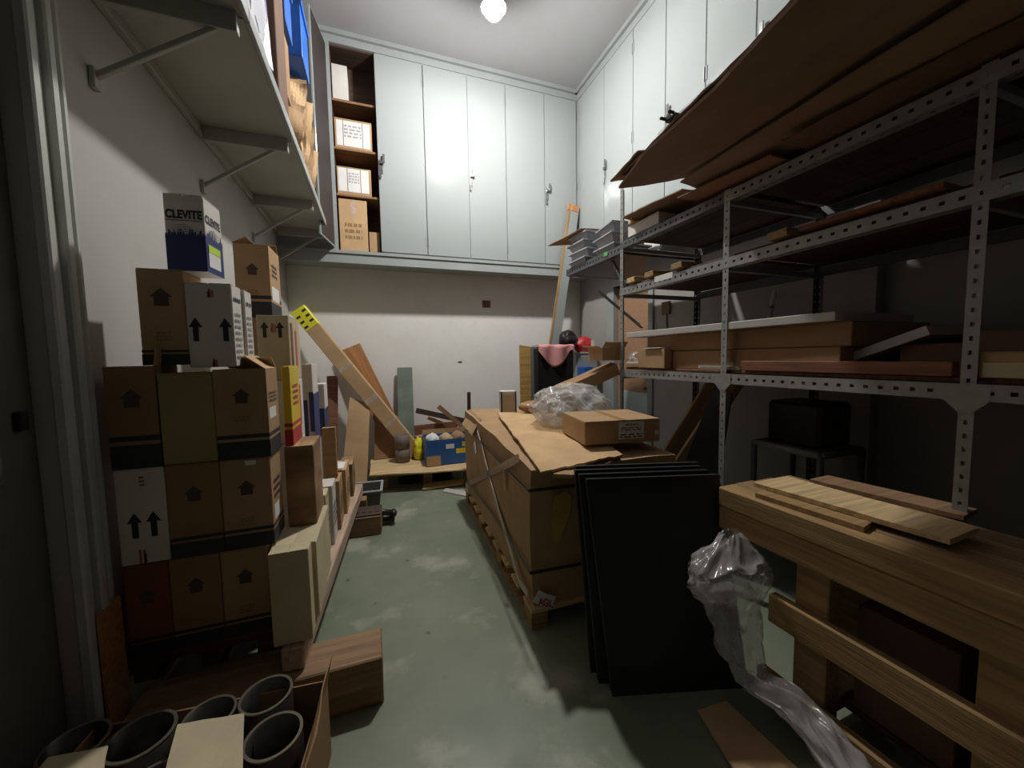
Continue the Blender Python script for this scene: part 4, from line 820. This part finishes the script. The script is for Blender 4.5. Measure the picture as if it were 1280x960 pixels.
# black bracket shelf running on past the end post
YE = 3.74
pbeam('beam', R(XR, YE, ZT-.06), R(XR, PY[0], ZT-.06), DSTEEL, rk, wd=.07, dirs=((0, 0, 1), (1, 0, 0))); beam('end_bar', R(XR, YE, ZT-.02), R(XB, YE, ZT-.02), .03, .07, DSTEEL, rk)
boxc('shelf_board', 0.006, XB-XR, PY[0]-1.25+.04, YE-1.25, ZT-.052, ZT-.03, BLACK, rk)
pbeam('brace', R(*WX(748, 366, 2.5)), R(*WX(800, 410, 2.5)), DSTEEL, rk, dirs=((0, 0, 1), (1, 0, 0)))
pbeam('brace', R(2.04, 2.98, ZT-.07), R(2.04, 2.78, ZT-.36), DSTEEL, rk, dirs=((0, 0, 1), (1, 0, 0)))
link('green_sticker', raw('g', [R(XR-.005, 3.02, ZT-.03), R(XR-.005, 2.96, ZT-.03), R(XR-.005, 2.96, ZT+.005), R(XR-.005, 3.02, ZT+.005)], [(0, 1, 2, 3)]), mat('green_sticker', (.1, .45, .12), .5), rk)
zm, zu, ztp = ZM+.0515, ZU+.0515, ZT+.0515
# grey trays on the bracket shelf
def tray(x, y, z, rz, lb_):
    t = thing('plastic_tray', lb_, 'tray', (x, y, z), rz, 'grey trays stacked at the rack end')
    frus('tray_body', .15, .12, .19, .155, .085, .006, GREYP, t); boxc('rim', -.205, .205, -.17, -.15, .075, .09, GREYP, t); boxc('rim', -.205, -.185, -.15, .15, .075, .09, GREYP, t); boxc('rim', .185, .205, -.15, .15, .075, .09, GREYP, t); boxc('rim', -.205, .205, .15, .17, .075, .09, GREYP, t)
tl_ = ['lowest', 'second', 'third', 'topmost']
zz0 = ZT-.029
for k in range(4): tray(2.18+.012*(k % 2), 3.50+.01*k, zz0+.086*k if k else zz0, .08*(k % 2), tl_[k]+' grey tray of the stack at the rack end')
for k in range(3): tray(2.19-.015*(k % 2), 3.02-.015*k, zz0+.09*k if k else zz0, -.07*(k % 3), ['lowest', 'middle', 'topmost'][k]+' grey tray of the stack beside the end post')
zz = zz0+.086*3+.092
sheet('brown_cardboard', [(1.86, 3.92, zz-.01), (1.97, 3.40, zz+.02), (2.32, 3.36, zz+.035), (2.22, 3.90, zz+.02)], KRAFT_D, .007, 8, 8, .01, 4, .004, label='brown cardboard sheet lying on the grey tray stack', cat='cardboard')
sheet('white_board', [(2.45, 3.32, ZT-.028), (2.45, 2.86, ZT-.028), (2.6, 2.86, ZT+.36), (2.6, 3.30, ZT+.28)], WHITEP, .02, 2, 2, 0, label='white board standing behind the grey trays', cat='board')
# sheets of cardboard on the top level
def flat(lb_, c, mt=KRAFT_D, th=.008, wav=.02, seed=0, name='flattened_carton', rag=.01): return sheet(name, c, mt, th, 16, 12, wav, 2.2, rag, label=lb_, cat='cardboard', group='cardboard sheets on top of the rack', seed=seed)
TB = card('aged_brown_cardboard', (0.25, 0.16, 0.10)); REDC = card('red_brown_cardboard', (0.30, 0.15, 0.09))
carton('white_foam_box', 'pale flat box under the cardboard on the top level by the end post', 2.03, 2.55, 2.35, 2.72, ztp, ztp+.09, WCARD, cat='box')
o = beam('timber_offcut', (2.01, 2.66, ztp+.115), (2.6, 2.5, ztp+.115), .09, .03, PINE_L); tag(o, 'yellowish timber end poking out above the end post beam', 'timber')
flat('small brown sheet lowest in the pile on the rack, by the end post', [(1.93, 2.66, ztp+.135), (1.93, 2.02, ztp+.10), (2.6, 2.02, ztp+.10), (2.6, 2.66, ztp+.13)], TB, seed=1)
flat('large brown sheet sticking out over the aisle in the middle of the rack pile', [WZ(850, 228, 2.54), (1.60, -.4, 2.53), (2.75, -.4, ztp+.04), (2.7, 1.98, ztp+.04)], TB, seed=2, wav=.025)
flat('reddish sheet resting on the top beam left of the middle post', [(1.86, 1.98, ztp+.03), (1.90, 1.40, ztp+.015), (2.6, 1.38, ztp+.01), (2.6, 1.98, ztp+.02)], REDC, seed=7, wav=.012)
flat('dark sheet resting on the top beam above the near post', [(1.84, 1.30, ztp+.02), (1.88, .5, ztp+.02), (2.6, .5, ztp+.01), (2.6, 1.32, ztp+.01)], DARKCARD, seed=8, wav=.012)
flat('broad brown sheet overhanging the aisle, highest large sheet on the rack', [WZ(772, 232, 2.45), WZ(1015, -32, 2.42), (2.5, .1, ztp+.28), (2.55, 2.05, ztp+.31)], TB, .012, seed=3, wav=.03)
flat('thin dark sheet lying on the broad overhanging sheet', [WZ(777, 220, 2.475), WZ(1010, -32, 2.445), (2.4, .2, ztp+.32), (2.45, 2.0, ztp+.34)], DARKCARD, .008, seed=4, wav=.03)
flat('bent kraft sheet at the far end of the pile on the rack', [WZ(763, 226, 2.475), WZ(797, 188, 2.51), (1.9, 1.75, ztp+.24), (1.9, 2.05, ztp+.22)], KRAFT, .007, seed=5, wav=.008)
sheet('plastic_strip', [WZ(822, 168, 2.50), WZ(885, 106, 2.49), WZ(890, 103, 2.52), WZ(826, 162, 2.53)], PLASTIC, .004, 30, 5, .01, 12, .01, label='glinting clear plastic strip along the cardboard edge on the rack', cat='plastic')
q = WZ(842, 146, 2.515); t = thing('metal_clip', 'small dark metal bracket lying on the cardboard pile edge', 'bracket', q); boxc('plate', -.02, .12, -.03, .03, -.012, .0, IRON, t, .002); boxc('arm', -.05, -.02, .018, .03, -.006, .004, IRON, t, .002); boxc('arm', -.05, -.02, -.03, -.018, -.006, .004, IRON, t, .002)
# upper level
for i, (y, l, mt, lb_) in enumerate(((2.62, .7, PINE_L, 'pale timber end at the far end of the upper level'), (2.40, .7, PINE, 'second timber end on the upper level'), (2.12, .75, PINE_D, 'brown timber on the upper level left of the middle post'), (1.42, .75, PINE, 'timber end on the upper level right of the middle post'))):
    o = beam('timber_length', (1.985, y, zu+.022), (1.985+l, y-.05, zu+.022), .11, .04, mt); tag(o, lb_, 'timber', 'timbers on the upper level')
sheet('upper_board', [(1.97, 1.30, zu+.02), (1.97, .80, zu+.02), (2.7, .80, zu+.02), (2.7, 1.30, zu+.02)], REDW, .02, 4, 4, .0, label='reddish board on the upper level near the middle post', cat='board')
sheet('white_tag', [(1.955, 2.30, zu-.06), (1.955, 2.12, zu-.06), (1.955, 2.12, zu-.02), (1.955, 2.30, zu-.02)], PAPER, .004, 1, 1, 0, nrm=(-1, 0, 0), label='pale paper tag on the upper beam', cat='tag')
# middle level
carton('open_carton', 'small open kraft carton at the far end of the middle level', 1.85, 2.08, 2.82, 3.05, 1.455, 1.565, KRAFT, top='open', flap={'sides': 'LF', 'L': .3, 'F': .8, 'd': .07})
carton('long_carton', 'long flat brown carton, lower of two on the middle level', 2.06, 2.70, 1.15, 2.48, zm, zm+.125, KRAFT_D); carton('long_carton', 'long flat brown carton, upper of two on the middle level', 2.08, 2.72, 1.12, 2.52, zm+.127, zm+.245, KRAFT_D)
o = boxc('white_slab', 2.0, 2.66, 1.16, 2.68, zm+.247, zm+.290, WHITEP, rz=.02); tag(o, 'long white slab topping the flat cartons on the rack', 'slab')
carton('small_carton', 'small kraft carton with white flap in front of the flat cartons', 1.985, 2.055, 2.22, 2.52, zm, zm+.145, KRAFT, front=[], cat='carton'); 
sheet('paper_flap', [(1.97, 2.26, zm+.15), (1.97, 2.44, zm+.15), (2.05, 2.44, zm+.155), (2.05, 2.26, zm+.155)], PAPER, .003, 3, 3, .003, label='white paper on the small kraft carton', cat='paper')
for k in range(3): sheet('paper_stack', [(2.01+.01*k, 2.53, zm+.012*(k+1)), (2.015, 2.725-.01*k, zm+.012*(k+1)), (2.35, 2.73, zm+.012*(k+1)), (2.35, 2.56, zm+.012*(k+1))], (KRAFT_D, KRAFT, PAPER)[k], .011, 6, 6, .002, 5, .004, label=['brown board under the papers at the end post', 'kraft sheet under the white papers at the end post', 'white papers on the middle level by the end post'][k], cat='paper')
t = thing('plastic_scrap', 'crumpled clear plastic scrap on the white papers', 'plastic', (2.12, 2.66, zm+.04)); blob('scrap', (0, 0, .035), .08, .09, .045, PLASTIC, .4, 16, 4, flat=-.034, parent=t)
sheet('white_plate', [(2.045, 1.96, zm+.022), (2.045, 1.66, zm+.022), (2.056, 1.66, zm+.024), (2.056, 1.98, zm+.024)], WHITEP, .02, 2, 2, 0, label='white plate sticking out on the middle level at the middle post', cat='plate')
o = beam('red_plank', (2.03, 1.62, zm+.03), (2.03, .76, zm+.03), .05, .055, REDW); tag(o, 'long red-brown plank lying behind the front beam of the middle level', 'plank')
sheet('slanted_slab', [WX(1032, 452, 2.16), WX(1157, 407, 2.16), WX(1157, 407, 2.16)+Vector((.52, 0, -.0)), WX(1032, 452, 2.16)+Vector((.52, 0, 0))], WHITEP, .04, 2, 2, 0, label='white panel propped at a slant on the middle level', cat='panel')
carton('dark_carton', 'dark carton propping the white panel', 2.2, 2.75, .80, 1.0, zm, WX(1157, 407, 2.16).z-.075, DARKCARD)
carton('dark_carton', 'low dark carton behind the near post on the middle level', 2.18, 2.75, .30, .78, zm, zm+.17, DARKCARD)
carton('brown_carton', 'small brown carton with pale lower strip at the right edge', 2.02, 2.16, .38, .70, zm, WX(1240, 440, 2.02).z, KRAFT, cat='carton', right=[], front=[])
o = boxc('pale_strip', 2.013, 2.0185, .39, .69, zm+.003, zm+.055, CREAM); tag(o, 'pale strip along the small brown carton at the right edge', 'strip')
t = thing('white_tube', 'white tube leaning on the right wall above the flat cartons', 'tube', (0, 0, 0)); a_, b_ = Vector((2.80, 2.05, zm+.26)), WX(968, 365, 3.07)
rod('tube_body', a_, b_, .016, WHITEP, t); m_ = a_.lerp(b_, .55); rod('collar', m_, m_+(b_-a_)*.06, .018, DSTEEL, t)  # plain white rod with a dark collar near its middle
# leaning lengths under the middle level
lean = [(2.28, 2.85, 2.04, .11, .03, PINE_D, 'brown board leaning under the rack, nearest the crate'), (2.46, 2.86, 2.06, .07, .06, KRAFT_L, 'pale carton tube leaning under the rack'), (2.62, 2.88, 2.12, .09, .03, PINE, 'board leaning under the rack behind the pale tube'), (2.78, 2.92, 2.24, .05, .03, GREYSH, 'dark strip leaning deepest under the rack')]
for x, y0, y1, wd, th, mt, lb_ in lean:
    o = beam('leaning_length', (x-.10, y0, .02), (x, y1, 1.30), wd, th, mt, upv=(-.3, -1, .4)); tag(o, lb_, 'board', 'lengths leaning under the rack')
sheet('dark_sheet', [(2.10, 2.42, .01), (2.12, 1.95, .01), (2.20, 1.84, 1.22), (2.20, 1.98, 1.26)], BLACKP, .01, 4, 4, .01, label='dark sheet leaning under the rack beside the middle post', cat='sheet')
ct = thing('trolley', 'dark metal trolley frame under the rack', 'trolley', (2.55, 1.6, 0))
for x in (-.18, .2):
    for y in (-.2, .2): rod('upright', (x, y, .02), (x, y, .9), .018, DSTEEL, ct)
rod('top_rail', (-.18, -.2, .9), (-.18, .2, .9), .02, STEEL, ct); rod('top_rail', (.2, -.2, .9), (.2, .2, .9), .02, DSTEEL, ct); rod('top_rail', (-.18, .2, .9), (.2, .2, .9), .02, DSTEEL, ct); rod('top_rail', (-.18, -.2, .9), (.2, -.2, .9), .02, DSTEEL, ct)
boxc('deck', -.19, .21, -.21, .21, .25, .28, DSTEEL, ct)
boxc('top_tray', -.16, .18, -.18, .18, .90, .92, DSTEEL, ct)
o = boxc('black_case', 2.42, 2.72, 1.44, 1.76, .921, 1.19, BLACK, bev=.02); tag(o, 'black case standing on the dark trolley', 'case')
o = carton('dark_carton', 'dark carton on the lower deck of the trolley', 2.42, 2.72, 1.45, 1.75, .281, .62, DARKCARD)
blob_t = thing('dark_bundle', 'dark bundle on the floor under the rack beside the trolley', 'bundle', (2.55, 1.15, 0)); blob('bundle', (0, 0, .25), .2, .2, .27, BLACK, .2, 6, 4, flat=-.249, parent=blob_t)

# ================================================================== WOODEN BENCH FRAME (right foreground)
BO = Vector((1.468, 1.285, 0)); e1 = Vector((.025, -1, 0)).normalized(); e2 = Vector((-e1.y, e1.x, 0)); rb = math.atan2(e1.y, e1.x)
bn = thing('timber_bench', 'rough timber bench frame in the right foreground', 'bench', BO, rb)   # local x runs towards the viewer, local y to the right
LN = 1.75; WB = .465
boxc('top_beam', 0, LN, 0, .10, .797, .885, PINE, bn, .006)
for k in range(3): boxc('top_board', 0.01*k, LN, .104+.12*k, .22+.12*k, .845, .885, PINE_D, bn)
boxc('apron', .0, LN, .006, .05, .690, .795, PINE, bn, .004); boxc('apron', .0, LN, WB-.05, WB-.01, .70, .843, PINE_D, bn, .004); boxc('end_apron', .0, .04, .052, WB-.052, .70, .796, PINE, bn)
for u in (.315, .79, 1.45):
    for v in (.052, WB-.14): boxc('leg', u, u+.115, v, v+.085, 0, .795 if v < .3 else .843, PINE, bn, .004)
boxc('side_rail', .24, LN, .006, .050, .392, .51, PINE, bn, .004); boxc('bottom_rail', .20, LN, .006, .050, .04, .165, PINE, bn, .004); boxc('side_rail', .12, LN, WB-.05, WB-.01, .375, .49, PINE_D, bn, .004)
boxc('bottom_shelf', .45, LN, .14, WB-.14, .15, .17, DARKW, bn)
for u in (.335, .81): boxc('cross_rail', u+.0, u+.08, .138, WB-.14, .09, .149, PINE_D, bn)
sheet('loose_plank', [WZ(942, 603, .925), WZ(1188, 674, .925), WZ(1224, 660, .93), WZ(985, 595, .93)], PINE_L, .018, 10, 4, .003, 4, .004, label='wide pale loose plank lying on the bench top', cat='plank')
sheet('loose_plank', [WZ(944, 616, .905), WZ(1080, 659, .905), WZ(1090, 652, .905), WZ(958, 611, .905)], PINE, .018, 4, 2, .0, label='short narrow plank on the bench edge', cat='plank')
sheet('loose_plank', [WZ(1012, 599, .905), WZ(1205, 645, .905), WZ(1222, 636, .905), WZ(1035, 594, .905)], PINE_D, .018, 4, 2, .0, label='grey-brown plank behind the wide pale plank on the bench', cat='plank')
for (x0_, x1_, lb_, h) in ((.46, .74, 'dark carton stored inside the bench frame, farther', .40), (.95, 1.4, 'dark carton stored inside the bench frame, nearer', .36)):
    q = BO+e1*((x0_+x1_)/2)+e2*.25
    carton('dark_carton', lb_, q.x-.10, q.x+.10, q.y-.13, q.y+.13, .171, .171+h, DARKCARD, rz=rb+math.pi/2)
# clear wrap hanging off the end of the bench
t = thing('plastic_wrap', 'clear plastic wrap bunched at the bench end and trailing down', 'plastic wrap', (1.40, 1.20, 0))
def wrap(u, v):
    # u around the bunch, v from top (0) to the trailing end (1)
    path = [(.03, -.02, .70), (-.015, -.05, .61), (-.01, -.05, .53), (0, -.06, .40), (-.01, -.10, .28), (-.03, -.18, .17), (.0, -.33, .19), (-.02, -.52, .12), (-.05, -.7, .05)]
    rad = [(.03, .02), (.13, .08), (.15, .09), (.10, .06), (.085, .05), (.05, .03), (.05, .04), (.06, .05), (.07, .04)]
    s = v*(len(path)-1); i = min(int(s), len(path)-2); f = s-i; c = Vector(path[i]).lerp(Vector(path[i+1]), f)
    rx = rad[i][0]*(1-f)+rad[i+1][0]*f; ry = rad[i][1]*(1-f)+rad[i+1][1]*f
    a = 2*math.pi*u; base = Vector((math.cos(a)*rx, math.sin(a)*ry, 0))
    if s > 5: base = Vector((math.cos(a)*rx, 0, math.sin(a)*ry))
    k = 1+.45*ridge(Vector((math.cos(a), math.sin(a), v*5))*1.6)
    p = c+base*k+Vector((0, 0, .03*ridge(Vector((u*6, v*9, 2)))))
    p.z = max(p.z, .006); return p
crumple('wrap_bunch', wrap, 72, 110, PLASTIC, t)
sheet('wrap_lip', [(-.17, .02, .50), (.10, -.04, .515), (.09, -.11, .46), (-.17, -.05, .455)], PLASTIC, .002, 26, 10, .05, 14, .02, parent=t)
sheet('floor_cardboard', [WZ(872, 890, .01), WZ(908, 878, .01), WZ(1010, 975, .01), WZ(930, 985, .01)], KRAFT_L, .008, 8, 8, .004, 4, .004, label='kraft sheet on the floor at the foot of the bench', cat='cardboard')
